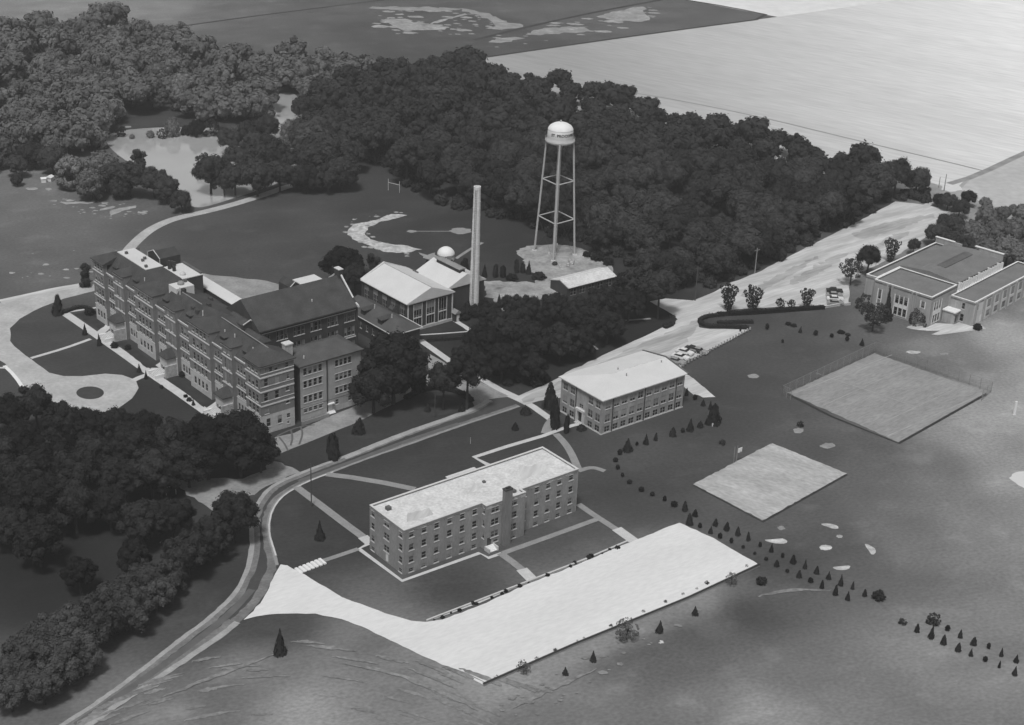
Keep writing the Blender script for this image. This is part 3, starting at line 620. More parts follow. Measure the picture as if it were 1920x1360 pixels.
# near end wall and far end wall
er = [(.9, 16.3, 1.2, 1.35, 'dh', .8), (3.0, 16.3, 1.0, 1.3, 'dh', 0), (4.5, 16.3, 1.0, 1.3, 'dh', .4), (7.6, 16.3, 1.1, 1.3, 'dh', 0), (1.6, 12.75, 1.2, 2.1, 'dh', 0), (4.7, 12.75, 1.2, 2.1, 'dh', .9), (7.8, 13.2, .8, 1.2, 'dh', .5),
      (1.5, 8.8, 1.2, 2.2, 'dh', 0), (4.6, 8.8, 1.2, 2.2, 'dh', 0), (7.6, 10.0, 1.0, 1.4, 'dh', 0), (7.6, 6.6, 1.0, 1.4, 'dh', 0), (1.6, 5.4, 1.2, 1.5, 'dh', .8)]
facade(C, 0, 0, 'SE', 9.5, 5.0, 18.3, M_brickC, er); facade(C, 0, 0, 'SE', 9.5, 0, 5.0, M_stone, [(5.2, 1.8, 1.2, 2.2, 'dh', .4), (7.7, 2.6, 1.0, 1.2, 'dh', 0), (2.0, 1.8, 1.2, 2.2, 'dh', 0), (7.6, 1.0, .6, .7, 'dh', 0)], 'foundation')
for z in (7.5, 11.3, 15.1): band(C, 0, 0, 'SE', 9.5, z, .34, .13)
for z in (8.7, 12.65, 16.15): band(C, 0, 0, 'SE', 9.5, z, .16, .07)
facade(C, 9.5, 0, 'NE', 26, 0, 16, M_brickC); facade(C, 14.5, 88, 'NW', 14.5, 0, 18.3, M_brickC); facade(C, 15.2, 26, 'NE', 62, 0, 16, M_brickC)
facade(C, 9.5, 26, 'SE', 5.7, 0, 16, M_brickD)
# roofs of the main hall
obj('roof', hip(-.45, 9.95, -.45, 7.3, 18.5, 20.8, 3.6, 7.3, 'y', .3), M_slate, C)
obj('roof', hip(.9, 9.9, 6.5, 27.5, 16.1, 20.7, 6.5, 27.5, 'y', .3), M_slate, C)
obj('ridge_cap', MB().tube((4.75, 3.7, 20.82), (5.2, 26.5, 20.75), .13, n=6), M_concgrey, C)
obj('roof', hip(.9, 15.6, 25.5, 53, 16.1, 21.0, 36, 50, 'y', .3, 5.0), M_slate, C)
obj('ridge_cap', MB().tube((5.0, 36, 21.05), (5.0, 46.2, 21.05), .12, n=6), M_concgrey, C)
mb = MB(); b_ = [(.9, 51.5), (14.9, 51.5), (14.9, 88.45), (.9, 88.45)]; t_ = [(4.9, 58), (9.8, 58), (9.8, 82), (4.9, 82)]
mb.add([(a, c, 15.8) for a, c in b_] + [(a, c, 16.1) for a, c in b_] + [(a, c, 21.0) for a, c in t_], [(3,2,1,0),(0,1,5,4),(1,2,6,5),(2,3,7,6),(3,0,4,7),(4,5,9,8),(5,6,10,9),(6,7,11,10),(7,4,8,11),(8,9,10,11)])
obj('roof', mb, M_slate, C)
obj('cornice', MB().box(-.3, .0, 81.2, 88.2, 18.0, 18.28), M_trim, C); obj('cornice', MB().box(-.3, .0, -.3, 7.1, 18.0, 18.28).box(0, 9.7, -.3, 0, 18.0, 18.28), M_trim, C)
obj('roof', hip(-.45, 9.5, 81.0, 88.5, 18.5, 20.2, 81.0, 84.8, 'y', .3), M_slate, C)
obj('roof', hip(1.6, 14.6, 51, 65.5, 16.4, 22.2, 52.5, 62, 'y', .2, 8.2), M_slate, C)
dk = obj('roof_deck', MB().box(4.7, 9.9, 65.5, 82, 20.9, 21.12), M_roofwhite, C)
for x, y in ((6.0, 79), (7.0, 71.5), (8.2, 72.6), (5.6, 67)): obj('roof_vent', MB().box(x - .35, x + .35, y - .35, y + .35, 21.12, 21.8), M_tardark, dk)
dk = obj('roof_deck', MB().box(4.2, 9.4, 47.8, 52, 18, 21.5), M_roofwhite, C)
obj('ventilator', MB().lathe([(.9, 0), (.9, .5), (.5, .9), (.05, 1.0)], 12, (6.8, 50.2, 21.5)), M_concgrey, dk); obj('roof_vent', MB().box(8.2, 8.9, 50.6, 51.4, 21.5, 22.3), M_tardark, dk)
bl = obj('stair_block', MB().box(8.4, 14.4, 52, 62.2, 15, 21.9), M_brickD, C); obj('roof_deck', MB().box(8.3, 14.5, 51.9, 62.3, 21.9, 22.1), M_roofwhite, bl)
obj('ventilator', MB().lathe([(.8, 0), (.8, .4), (.45, .8), (.05, .9)], 12, (9.8, 54.5, 22.1)), M_conc, bl)
for x, y, h in ((9.0, 60.2, 2.4), (10.2, 61.0, 1.8), (9.3, 58.2, 1.4), (11.2, 61.6, 1.2)): obj('flue', MB().box(x - .35, x + .35, y - .35, y + .35, 22.1, 22.1 + h), M_brickD, bl)
obj('parapet', MB().box(13.9, 14.5, 52.4, 62, 22.1, 22.6), M_tardark, bl)
# rear gable with white verges
rg = obj('rear_gable', hip(12.6, 19, 72.6, 79.2, 20.2, 21.6, 12.6, 19, 'x', 5), M_brickD, C)
for a, b2 in (((12.5, 72.3, 20.3), (12.5, 75.9, 21.9)), ((12.5, 79.5, 20.3), (12.5, 75.9, 21.9)), ((12.5, 72.4, 17), (12.5, 72.4, 20.4)), ((12.5, 79.4, 17), (12.5, 79.4, 20.4))): obj('verge_board', MB().tube(a, b2, .13, n=4), M_trim, rg)
# white roofed rear wing
mb = MB(); P4 = [(16.2, 16.1), (16.2, 16.8), (18.5, 18.1), (21.8, 13.6), (21.8, 0), (16.2, 0)]
mb.add([(a, 38.6, c) for a, c in P4] + [(a, 59, c) for a, c in P4], [(0,1,2,3,4,5)[::-1], (6,7,8,9,10,11)] + [(i, (i+1) % 6, 6 + (i+1) % 6, 6 + i) for i in range(6)])
rw = obj('rear_wing', mb, M_brickD, C)
mb = MB(); mb.add([(16.0, 38.3, 16.85), (18.5, 38.3, 18.2), (18.5, 59, 18.2), (16.0, 59, 16.85), (16.0, 38.3, 17.05), (18.5, 38.3, 18.4), (18.5, 59, 18.4), (16.0, 59, 17.05)], [(3,2,1,0),(4,5,6,7),(0,1,5,4),(1,2,6,5),(2,3,7,6),(3,0,4,7)])
obj('rear_wing_roof', mb, M_roofwhite, rw); obj('verge_board', MB().tube((18.5, 38.35, 18.35), (21.9, 38.35, 13.7), .17, n=4), M_trim, rw)
# link behind the right wing
lk = obj('link_block', MB().box(9.6, 14.2, 18, 27, 0, 14.6), M_brickD, C); obj('link_roof', hip(9.5, 14.5, 18, 34, 15.0, 16.6, 19, 34, 'y', .2), M_slate, lk)
obj('verge_board', MB().tube((10.6, 25.4, 17.6), (12.9, 25.4, 18.6), .15, n=4).tube((12.9, 25.4, 18.6), (14.0, 25.4, 17.4), .15, n=4), M_trim, lk); obj('gable', hip(10.4, 14.0, 25.5, 33, 17.5, 18.5, 25.5, 33, 'y', 3), M_slate, lk)
for x, y, z, h in ((3.2, 8.3, 18, 1.7), (3.4, 17.2, 18.3, 1.7), (3.1, 21.5, 17.8, 1.9), (3.6, 33.2, 18.5, 2.2), (4.5, 46.5, 19, 3.4), (3.2, 63.5, 18, 1.8)): obj('vent_pipe', MB().tube((x, y, z), (x, y, z + h), .14, n=6), M_trim, C)
for x, y, z, h in ((5.6, 46.5, 19.5, 2.3), (7.2, 36.5, 18.5, 2.2), (3.8, 38.4, 18, 1.9), (3.6, 35.8, 18, 2.0), (12.5, 45, 16, 2.2)): obj('chimney', MB().box(x - .45, x + .45, y - .6, y + .6, z, z + h), M_brickD, C)
tc = obj('chimney', MB().box(10.2, 12.2, 4.6, 6.4, 0, 19.6), M_rubble, C); obj('chimney_cap', MB().box(10.05, 12.35, 4.45, 6.55, 19.6, 19.9), M_trim, tc)
# entrance porches
for v, big in ((15.6, 0), (44.2, 1), (72.8, 0)):
    pw = 1.9
    po = obj('porch', MB().box(-2.6, -.02, v - pw, v + pw, 2.6, 5.2).box(-2.6, -2.1, v - pw, v - pw + .5, 0, 2.6).box(-2.6, -2.1, v + pw - .5, v + pw, 0, 2.6), M_stone, C)
    obj('porch_roof', hip(-3.0, .0, v - pw - .4, v + pw + .4, 5.35, 7.3, -1.6, .0, 'x', .2), M_slate, po)
    obj('porch_wall', MB().box(-3.4, .0, v - pw - .5, v - pw - .05, 0, 3.4), M_rubble, po)
    stairs('steps', po, -2.6, v + .6, 'SW', 3.2, 9, .18, .34, M_conc)
    for e in (-1, 1): obj('cheek_wall', MB().box(-5.8, -2.65, v + .6 + e * 1.85 - .2, v + .6 + e * 1.85 + .2, 0, 1.1), M_paint, po)

# ================================================================== north east wing with hipped roof
D = tag(empty('infirmary_wing', -51.9, 352.2, R_(41.2)), 'square four storey brick block with dark hipped roof beside the service lane', 'building')
dops = [(x, z, 1.05, h, 'dh') for x in (1.5, 2.95, 4.45, 5.95) for z, h in ((12.35, 1.95), (8.9, 1.9), (4.75, 1.9), (2.1, 1.15))] + [(x, z, 1.0, h, 'dh') for x in (10.9, 12.2, 13.5, 14.8) for z, h in ((12.2, 1.8), (8.35, 1.8), (4.7, 1.8))] + [(x, 1.75, 1.0, 1.35, 'dh', 0) for x in (10.9, 14.8, 16.8)] + [(8.8, .2, 1.2, 2.3, 'void')]
facade(D, 0, 0, 'SE', 18.2, 1.5, 15, M_brickE, [o for o in dops if o[4] != 'void']); facade(D, 0, 0, 'SE', 18.2, 0, 1.5, M_stone, [], 'foundation')
facade(D, 0, 10, 'SW', 10, 0, 15, M_brickD); facade(D, 18.2, 0, 'NE', 10, 0, 15, M_brickE); facade(D, 18.2, 10, 'NW', 18.2, 0, 15, M_brickE)
obj('lintel', MB().box(1.0 - .3, 6.8, -.09, .02, 14.35, 14.6), M_trim, D)
for z in (10.85, 6.7, 3.3): obj('lintel', MB().box(.7, 6.8, -.07, .02, z, z + .16), M_trim, D)
for z in (14.05, 10.2, 6.55): obj('lintel', MB().box(10.2, 15.5, -.07, .02, z, z + .14), M_trim, D)
band(D, 0, 0, 'SE', 18.2, 3.55, .16, .06, M_brickC)
obj('downpipe', MB().tube((7.9, -.12, .3), (7.9, -.12, 14.8), .16, n=6), M_brickD, D)
dr = obj('door', MB().box(-.6, .6, -.06, -.02, .2, 2.4), M_cream, D, T(8.8, 0, 0)); obj('door_hood', MB().box(-.95, .95, -.7, -.02, 2.5, 2.75), M_paint, dr)
stairs('steps', D, 8.8, -.02, 'SE', 2.2, 3, mt=M_paint)
obj('roof', hip(-.6, 18.7, -.6, 10.5, 15.25, 17.7, 4.6, 14, 'x', .25), M_slate2, D); obj('eaves', MB().box(-.5, 18.6, -.5, 10.4, 14.85, 14.98), M_dark, D)
obj('recess_wall', MB().box(-2.6, -.02, 3.2, 3.6, 0, 15), M_brickD, D)
obj('areaway_wall', MB().box(-1.0, 7.2, -2.0, -1.75, 0, 1.0), M_concgrey, D)
for x, y in ((2.2, 1.5),): obj('roof_vent', MB().tube((x, y, 15.6), (x, y, 16.9), .15, n=6), M_trim, D)

# ================================================================== north wing with big slate roof
Ew = tag(empty('chapel_wing', -41.8, 389.8, R_(40.7)), 'dark brick wing with large dark gabled roof and triple windows', 'building')
eo = []
for cx in (41.5, 36.2, 30.9, 25.7, 20.5, 15.3):
    u = cx - 14.0
    for z, h in ((12.2, 2.5), (8.1, 2.5), (4.0, 2.3)): eo += [(u - 1.25, z, .75, h, 'dh', None), (u, z, 1.15, h, 'dh', 0), (u + 1.25, z, .75, h, 'dh', None)]
facade(Ew, -30, 0, 'SE', 30, 0, 16, M_brickD, [o if o[5] is not None else o[:5] for o in eo])
facade(Ew, 0, 0, 'NE', 16.5, 0, 16, M_brickD, [(4, 12.2, 1.2, 2.4, 'dh'), (8, 12.2, 1.2, 2.4, 'dh')]); facade(Ew, 0, 16.5, 'NW', 30, 0, 16, M_brickD); facade(Ew, -30, 16.5, 'SW', 16.5, 0, 16, M_brickD)
band(Ew, -30, 0, 'SE', 30, 7.35, .3, .12); band(Ew, -30, 0, 'SE', 30, 15.0, .2, .08)
obj('roof', hip(-30.6, -.5, -.8, 17.3, 16.3, 22.3, -30.6, -.5, 'x', .35), M_slate, Ew); obj('eaves', MB().box(-30.3, -.6, -.6, 17.1, 15.8, 15.92), M_dark, Ew)
gb = obj('gable_wall', hip(-.5, .02, -.3, 16.8, 16.6, 22.9, -.5, .02, 'x', 16.6), M_brickD, Ew)
for a, b2 in (((-.25, -.9, 16.5), (-.25, 1.6, 17.2)), ((-.25, 1.6, 17.9), (-.25, 7.2, 22.6)), ((-.25, 9.3, 22.6), (-.25, 17.4, 16.6)), ((-.25, -1.2, 16.3), (-.25, 1.4, 16.3))): obj('coping', MB().tube(a, b2, .28, n=4), M_trim, gb)
obj('gable_stack', MB().box(-.9, .4, 7.2, 9.4, 20.5, 24.0), M_brickD, gb); obj('coping', MB().box(-1.0, .5, 7.1, 9.5, 24.0, 24.25), M_trim, gb)
ph = obj('penthouse', MB().box(-8.5, -2.0, 11.5, 17.8, 14, 19.4), M_brickD, Ew); obj('roof_deck', MB().box(-8.7, -1.8, 11.3, 18.0, 19.4, 19.65), M_roofwhite, ph)
gd = obj('rear_dormer', hip(-15.5, -12.3, 8.4, 14, 22.0, 23.3, 8.4, 14, 'y', 3), M_brickD, Ew); obj('verge_board', MB().tube((-15.6, 8.3, 22.1), (-13.9, 8.3, 23.4), .13, n=4).tube((-13.9, 8.3, 23.4), (-12.2, 8.3, 22.1), .13, n=4), M_trim, gd)
obj('roof_vent', MB().tube((-12, 3.4, 18.5), (-12, 3.4, 19.6), .18, n=6), M_trim, Ew)

# ================================================================== power house: two white gabled roofs
P = tag(empty('power_house', -17.7, 420.2, R_(40.7)), 'brick power house with two white gabled roofs and tall arched bays', 'building')
facade(P, -16, 0, 'SE', 16, 0, 8.7, M_brickD, [(3.6, 1.0, 2.7, 7.0, 'tall', .25), (8.1, 1.0, 2.7, 7.0, 'tall', .3), (12.4, 1.0, 2.7, 7.0, 'tall', 0)])
facade(P, -16, 22.5, 'SW', 22.5, 0, 8.7, M_brickD, [(s, 2.2, 2.3, 5.6, 'tall', .25) for s in (2.6, 7.0, 11.4, 15.7, 20.0)])
facade(P, 0, 0, 'NE', 22.5, 0, 8.7, M_brickD); facade(P, 0, 22.5, 'NW', 16, 0, 8.7, M_brickD)
obj('pediment', hip(-16, 0, -.02, .35, 8.7, 12.0, -.02, .35, 'y', .1), M_brickD, P); band(P, -16, 0, 'SE', 16, 8.45, .3, .25)
obj('pediment', hip(-16.2, .2, 22.2, 22.8, 9.1, 12.6, 22.2, 22.8, 'y', .4), M_trim, P)
obj('roof', hip(-16.6, .55, -.45, 22.2, 8.95, 12.2, -.45, 22.2, 'y', .22), M_roofwhite, P)
obj('ridge_cap', MB().tube((-8.03, -.45, 12.22), (-8.03, 22.2, 12.22), .08, n=5), M_concgrey, P)
for x in (-16.05, -.35): obj('quoin', MB().box(x, x + .4, -.12, .02, 0, 8.4), M_trim, P)
for x in (-12.4, -7.9, -3.6):
    obj('window_surround', MB().box(x - 1.58, x - 1.38, -.06, .02, .9, 8.1).box(x + 1.38, x + 1.58, -.06, .02, .9, 8.1).box(x - 1.4, x + 1.4, -.1, .02, 3.7, 4.05), M_trim, P)
obj('foundation', MB().box(-16.1, .1, -.25, -.02, 0, .85), M_stone, P); obj('gable_louvre', MB().box(-8.5, -7.5, -.1, -.03, 9.6, 10.5), M_dark, P)
hut = obj('entry_porch', MB().box(-.6, 1.4, -1.6, .3, 0, 2.5), M_brickD, P, T(.4, 0, 0)); obj('porch_roof', hip(-.9, 1.7, -1.9, .4, 2.6, 3.5, -1.9, .4, 'y', .15), M_concgrey, hut); obj('door', MB().box(-.1, .9, -1.68, -1.61, .1, 2.1), M_trim, hut)
facade(P, 0.02, 2.5, 'SE', 13.5, 0, 8.8, M_brickD); facade(P, 13.5, 2.5, 'NE', 15.5, 0, 8.8, M_brickD); facade(P, 13.5, 18, 'NW', 13.5, 0, 8.8, M_brickD)
obj('gable_wall', hip(.2, 13.5, 2.5, 2.8, 8.8, 11.9, 2.5, 2.8, 'y', .1), M_brickD, P)
obj('roof', hip(-.3, 14.0, 2.2, 18.3, 9.0, 12.1, 2.2, 18.3, 'y', .22), M_roofwhite, P)
mo = obj('roof_monitor', MB().box(5.9, 7.8, 4.5, 15.5, 11.2, 12.9), M_dark, P); obj('monitor_roof', hip(5.6, 8.1, 4.2, 15.8, 12.95, 13.2, 4.2, 15.8, 'y', .15), M_concgrey, mo)
obj('verge', MB().box(-.4, .05, 16.5, 18.8, 8.8, 9.6), M_tardark, P)

# link wing with dormers between chapel wing and power house
Fw = tag(empty('link_wing', -17.7, 420.2, R_(40.7)), 'low dark roofed link building with small dormers below the power house', 'building')
facade(Fw, -27, -8.2, 'SE', 9.2, 0, 5, M_brickD, [(2.2, 1.2, 1.1, 1.8, 'dh'), (6.4, 1.2, 1.1, 1.8, 'dh')]); facade(Fw, -27, 15, 'SW', 23.2, 0, 5, M_brickD, [(s, 1.8, .9, 1.9, 'dh') for s in (2, 5, 8, 11, 14, 17, 20)])
facade(Fw, -17.8, -8.2, 'NE', 23.2, 0, 5, M_brickD); facade(Fw, -17.8, 15, 'NW', 9.2, 0, 5, M_brickD)
obj('roof', hip(-27.4, -17.3, -8.7, 15.3, 5.2, 8.0, -4.5, 15.3, 'y', .2), M_slate2, Fw)
obj('gutter', MB().box(-27.5, -27.3, -8.7, 15.3, 5.05, 5.25).box(-27.4, -17.2, -8.85, -8.65, 5.05, 5.25).box(-17.35, -17.1, -8.7, 2, 5.05, 5.28), M_trim, Fw)
for y in (-1.2, 7.0): d_ = obj('dormer', MB().box(-26.4, -23.5, y - .9, y + .9, 5.3, 7.2), M_brickD, Fw); obj('dormer_roof', hip(-26.7, -22.3, y - 1.2, y + 1.2, 7.25, 8.0, -25.6, -22.3, 'x', .12), M_slate, d_); obj('vent_pipe', MB().tube((-23.4, y - 1.6, 6.5), (-23.4, y - 1.6, 8.6), .13, n=6), M_trim, d_)
obj('dormer', hip(-19.4, -17.6, 2.6, 4.6, 7.0, 7.6, 2.6, 4.6, 'y', 1.5), M_slate, Fw)

# garage below the water tower
Gg = tag(empty('garage', 15.6, 441.5, R_(38)), 'low garage with white roof and dark end wall below the water tower', 'building')
facade(Gg, 0, 0, 'SE', 19, 0, 2.7, M_brickD, [(s, .05, 2.3, 2.1, 'pair', 0) for s in (2.5, 6, 9.5, 13, 16.5)], sillf=False); facade(Gg, 0, 8, 'SW', 8, 0, 2.7, M_brickD); facade(Gg, 19, 0, 'NE', 8, 0, 2.7, M_brickD); facade(Gg, 19, 8, 'NW', 19, 0, 2.7, M_brickD)
obj('gable_wall', hip(0, .3, 0, 8, 2.7, 3.9, 0, .3, 'x', .1), M_brickD, Gg); obj('gable_wall', hip(18.7, 19, 0, 8, 2.7, 3.9, 18.7, 19, 'x', .1), M_brickD, Gg)
obj('roof', hip(.3, 19.3, -.4, 8.4, 2.85, 4.15, .3, 19.3, 'x', .15), M_roofgravel, Gg); obj('ridge_cap', MB().box(.3, 19.3, 3.85, 4.15, 4.1, 4.3), M_paint, Gg)

# ================================================================== gymnasium
GY = tag(empty('gymnasium', 121.3, 429.4, R_(48)), 'flat roofed buff brick gymnasium with pale coping and tall white windows', 'building')
facade(GY, 0, 19.2, 'SW', 19.2, 0, 9.4, M_gymbrick, [(2.3, 3.9, 1.0, 2.9, 'dh', .75), (2.3, .6, 1.0, 2.9, 'dh', .8)] + [(s, z, 1.15, 2.4, 'dh', b2) for s in (8.1, 9.6, 11.1) for z, b2 in ((.7, 0), (4.3, .3))] + [(16.6, 5.4, 1.1, 1.9, 'dh', .7)])
obj('window_panel', MB().box(7.3, 11.9, -.08, .02, 3.15, 4.2).box(7.2, 7.5, -.08, .02, .5, 7.0).box(8.75, 8.95, -.08, .02, .5, 7.0).box(10.25, 10.45, -.08, .02, .5, 7.0).box(11.7, 12.0, -.08, .02, .5, 7.0), M_paint, GY, T(0, 19.2, 0, DIRS['SW']))
obj('window_panel', MB().box(1.5, 1.78, -.08, .02, .4, 7.0).box(2.82, 3.1, -.08, .02, .4, 7.0), M_paint, GY, T(0, 19.2, 0, DIRS['SW'])); obj('window_panel', MB().box(15.7, 16.0, -.08, .02, 5.2, 7.5).box(17.2, 17.5, -.08, .02, 5.2, 7.5), M_paint, GY, T(0, 19.2, 0, DIRS['SW']))
facade(GY, 0, 0, 'SE', 14.8, 0, 9.4, M_gymbrick, [(s, z, 1.15, 2.4, 'dh', b2) for s in (2.6, 4.1, 5.6) for z, b2 in ((.7, .4), (4.6, .6))])
obj('window_panel', MB().box(1.8, 6.4, -.08, .02, 3.2, 4.5).box(1.7, 2.0, -.08, .02, .4, 7.4).box(3.25, 3.45, -.08, .02, .4, 7.4).box(4.75, 4.95, -.08, .02, .4, 7.4).box(6.2, 6.5, -.08, .02, .4, 7.4), M_paint, GY)
facade(GY, 1.5, 23, 'SW', 3.8, 0, 9.4, M_gymbrick); facade(GY, 1.5, 19.2, 'SE', .01, 0, 9.4, M_gymbrick); facade(GY, 0, 19.2, 'NW', .01, 0, 9.4, M_gymbrick)
obj('wall', MB().box(0, 1.5, 19.0, 19.2, 0, 9.4), M_gymbrick, GY)
for s in (4.6, 6.3, 12.9, 14.2): obj('pilaster', MB().box(-.25, .02, 19.2 - s - .25, 19.2 - s + .25, 0, 9.3), M_gymbrick, GY)
pf = [(0, 0), (14.8, 0), (14.8, 19.2), (0, 19.2)]
obj('roof', MB().prism(pf, 8.5, 9.0), M_tar, GY); coping(GY, pf, 9.4, .4, .16, M_paint)
lf = [(1.5, 19.2), (43, 19.2), (43, 23), (1.5, 23)]
obj('roof', MB().prism(lf, 8.4, 8.9), M_tar, GY); coping(GY, lf, 9.5, .4, .16, M_paint)
facade(GY, 43, 23, 'NW', 41.5, 0, 9.5, M_gymbrick)
# big hall
facade(GY, 43, 0, 'NE', 23, 0, 10.2, M_gymbrick); obj('wall', MB().box(14.8, 15.1, 0, 19.2, 8.9, 10.0), M_gymbrick, GY); obj('wall', MB().box(14.8, 43, 18.9, 19.2, 8.5, 9.9), M_gymbrick, GY)
obj('roof', hip(14.7, 43, -.12, 19.3, 10.1, 11.1, 14.7, 43, 'x', .3), M_tar, GY)
obj('roof_seam', MB().box(17, 22, 12.9, 13.05, 10.7, 10.78), M_concgrey, GY)
vt = obj('roof_ventilator', hip(21, 38, 7.6, 10.6, 11.15, 11.7, 21.6, 37.4, 'x', .5), M_tardark, GY)
obj('parapet', MB().box(42.7, 43.2, 0, 8, 10.0, 12.0).box(42.7, 43.2, 14.0, 23, 9.5, 11.4), M_gymbrick, GY); obj('coping', MB().box(42.55, 43.35, -.2, 9.5, 12.0, 12.25).box(42.55, 43.35, 16.5, 23.2, 11.4, 11.6), M_paint, GY)
# clerestory with white fins
facade(GY, 14.8, 0, 'SE', 28.2, 7.2, 10.0, M_glass)
for i in range(19): obj('fin', MB().box(-.16, .16, -.75, .02, 7.4, 9.7 + (.5 if i % 4 == 0 else 0)), M_paint, GY, T(15.4 + i * 1.5, 0, 0))
obj('sill', MB().box(14.9, 43, -.6, .02, 7.15, 7.5), M_paint, GY)
# low side wing
facade(GY, 10.7, -.02, 'SW', 8.4, 0, 7.4, M_gymbrick, [(4.9, 4.4, 1.0, 1.9, 'dh', 0), (4.9, .5, 1.2, 2.3, 'dh', 0), (1.6, 2.6, .9, 1.4, 'dh', .5)])
facade(GY, 10.7, -8.4, 'SE', 42, 0, 7.4, M_cream, [(s, z, 2.2, h, 'cols', b2) for s in (9.5, 14.5, 19.5, 24.5, 29.5, 34.5) for z, h, b2 in ((.6, 2.2, .6), (3.6, 2.6, .8))] + [(2.4, 4.3, .9, 1.9, 'dh', .3), (5.0, .3, 1.2, 2.4, 'void')])
for i in range(9): obj('pilaster', MB().box(-.35, .35, -.45, .02, 0, 7.3), M_gymbrick, GY, T(10.7 + 2 + 5 * i - 1.0, -8.4, 0))
for s in (9.5, 14.5, 19.5, 24.5, 29.5, 34.5): obj('window_panel', MB().box(-1.25, 1.25, -.06, .02, 2.75, 3.65), M_cream, GY, T(10.7 + s, -8.4, 0))
obj('door', MB().box(-.6, .6, -.05, -.01, .1, 2.5), M_paint, GY, T(15.7, -8.4, 0))
facade(GY, 52.7, -8.4, 'NE', 8.4, 0, 7.4, M_gymbrick)
wf = [(10.7, -8.4), (52.7, -8.4), (52.7, -.6), (10.7, -.6)]
obj('roof', MB().prism(wf, 6.5, 7.0), M_tar, GY); coping(GY, wf, 7.4, .4, .14, M_paint)
pc = obj('entrance_porch', MB().box(7.6, 10.6, -4.2, -3.9, 2.7, 3.6).box(7.6, 8.0, -4.2, -.2, 0, 3.6).box(10.2, 10.65, -4.2, -.2, 0, 3.6), M_gymbrick, GY); obj('coping', MB().box(7.3, 10.68, -4.5, -.2, 3.6, 3.95), M_paint, pc); obj('door', MB().box(8.0, 10.2, -1.4, -1.2, 0, 2.7), M_card, pc)
sheet('forecourt', [tuple((GY.matrix_basis @ Vector((a, b2, 0)))[:2]) for a, b2 in ((7.2, -4.4), (10.6, -4.4), (10.6, -8.6), (14, -9.6), (12, -12.5), (5, -9), (-3, -5), (-4, -3.5))], M_gravel, Z())
# ================================================================== water tower
TX, TY = 12.1, 477.5
tw = tag(empty('water_tower', TX, TY, 0), 'white water tower on four splayed legs above the wood', 'water tower')
tank = obj('tank', MB().lathe([(1.1, 36.7), (3.4, 36.9), (4.3, 37.25), (4.6, 37.4), (4.65, 37.8), (4.25, 37.95), (4.1, 39.0), (3.96, 41.4)], 32), M_tank, tw)
for pl in tank.data.polygons: pl.use_smooth = len(pl.vertices) == 4
obj('dome', MB().lathe([(4.0, 41.38), (3.98, 41.45), (3.8, 41.85), (3.3, 42.5), (2.4, 43.05), (1.2, 43.45), (.3, 43.6)], 32), M_paint, tank, smooth=True)  # whiter than the tank: light from above put into the dome colour
obj('finial', MB().lathe([(.25, 43.7), (.3, 44.0), (.05, 44.3)], 8), M_tank, tank)
rail = MB()
for z in (37.85, 38.35, 38.8):
    for i in range(24):
        a, b2 = 2*math.pi*i/24, 2*math.pi*(i+1)/24; rail.tube((4.62*math.cos(a), 4.62*math.sin(a), z), (4.62*math.cos(b2), 4.62*math.sin(b2), z), .035 if z > 38 else .12, n=4)
obj('walkway_rail', rail, M_tank, tank)
fa = math.atan2(469.9 - TY, 11.7 - TX)
feet = [(-6.4, 1.3), (-.4, -7.6), (6.5, -1.2), (.5, 7.7)]
tops = [(-4.2, .5), (-.1, -4.35), (4.25, -.5), (.1, 4.3)]
def lp(i, z): t = z / 37.6; return (feet[i][0] + (tops[i][0] - feet[i][0]) * t, feet[i][1] + (tops[i][1] - feet[i][1]) * t, z)
for i in range(4):
    obj('leg', MB().tube(lp(i, 0), lp(i, 37.6), .34, .3, 8), M_steel, tw); obj('footing', MB().box(-.7, .7, -.7, .7, -.3, .7), M_conc, tw, T(*feet[i], 0))
for z in (12.4, 24.9):
    for i in range(4): obj('strut', MB().tube(lp(i, z), lp((i+1) % 4, z), .2, n=6), M_steel, tw)
for a, b2 in ((.6, 12.2), (12.6, 24.7), (25.1, 36.5)):
    for i in range(4):
        j = (i + 1) % 4; obj('brace', MB().tube(lp(i, a), lp(j, b2), .045, n=4), M_dark, tw); obj('brace', MB().tube(lp(j, a), lp(i, b2), .045, n=4), M_dark, tw)
obj('riser_pipe', MB().lathe([(.62, 0), (.62, 34.6), (1.2, 36.7)], 14), M_steel, tw)
def bend_text(txt, size, r, z, a0):
    cu = bpy.data.curves.new('lettering', 'FONT'); cu.body = txt; cu.size = size; cu.align_x = 'CENTER'; cu.resolution_u = 2; cu.extrude = .02; cu.offset = .035
    o = bpy.data.objects.new('lettering_source', cu); COL.objects.link(o); bpy.context.view_layer.update()
    me = bpy.data.meshes.new_from_object(o.evaluated_get(bpy.context.evaluated_depsgraph_get())); bpy.data.objects.remove(o)
    for v in me.vertices:
        x, y, d = v.co; a = a0 + x / r; v.co = ((r + d) * math.cos(a), (r + d) * math.sin(a), z + y)
    me.materials.clear(); me.materials.append(M_letter); return link('lettering', me, tank)
bend_text('ST. PROCOPIUS', 1.25, 4.06, 39.75, -math.pi/2 + .30)
md = MB(); rr = random.Random(3); n_ = 40
ring = [[((10.5 - 1.3*k) * (1 + .06*math.sin(3*i) ) * math.cos(2*math.pi*i/n_) * 1.15, (8.6 - 1.1*k) * (1 + .05*math.cos(5*i)) * math.sin(2*math.pi*i/n_), [0.0, .25, .42, .5][k]) for i in range(n_)] for k in range(4)]
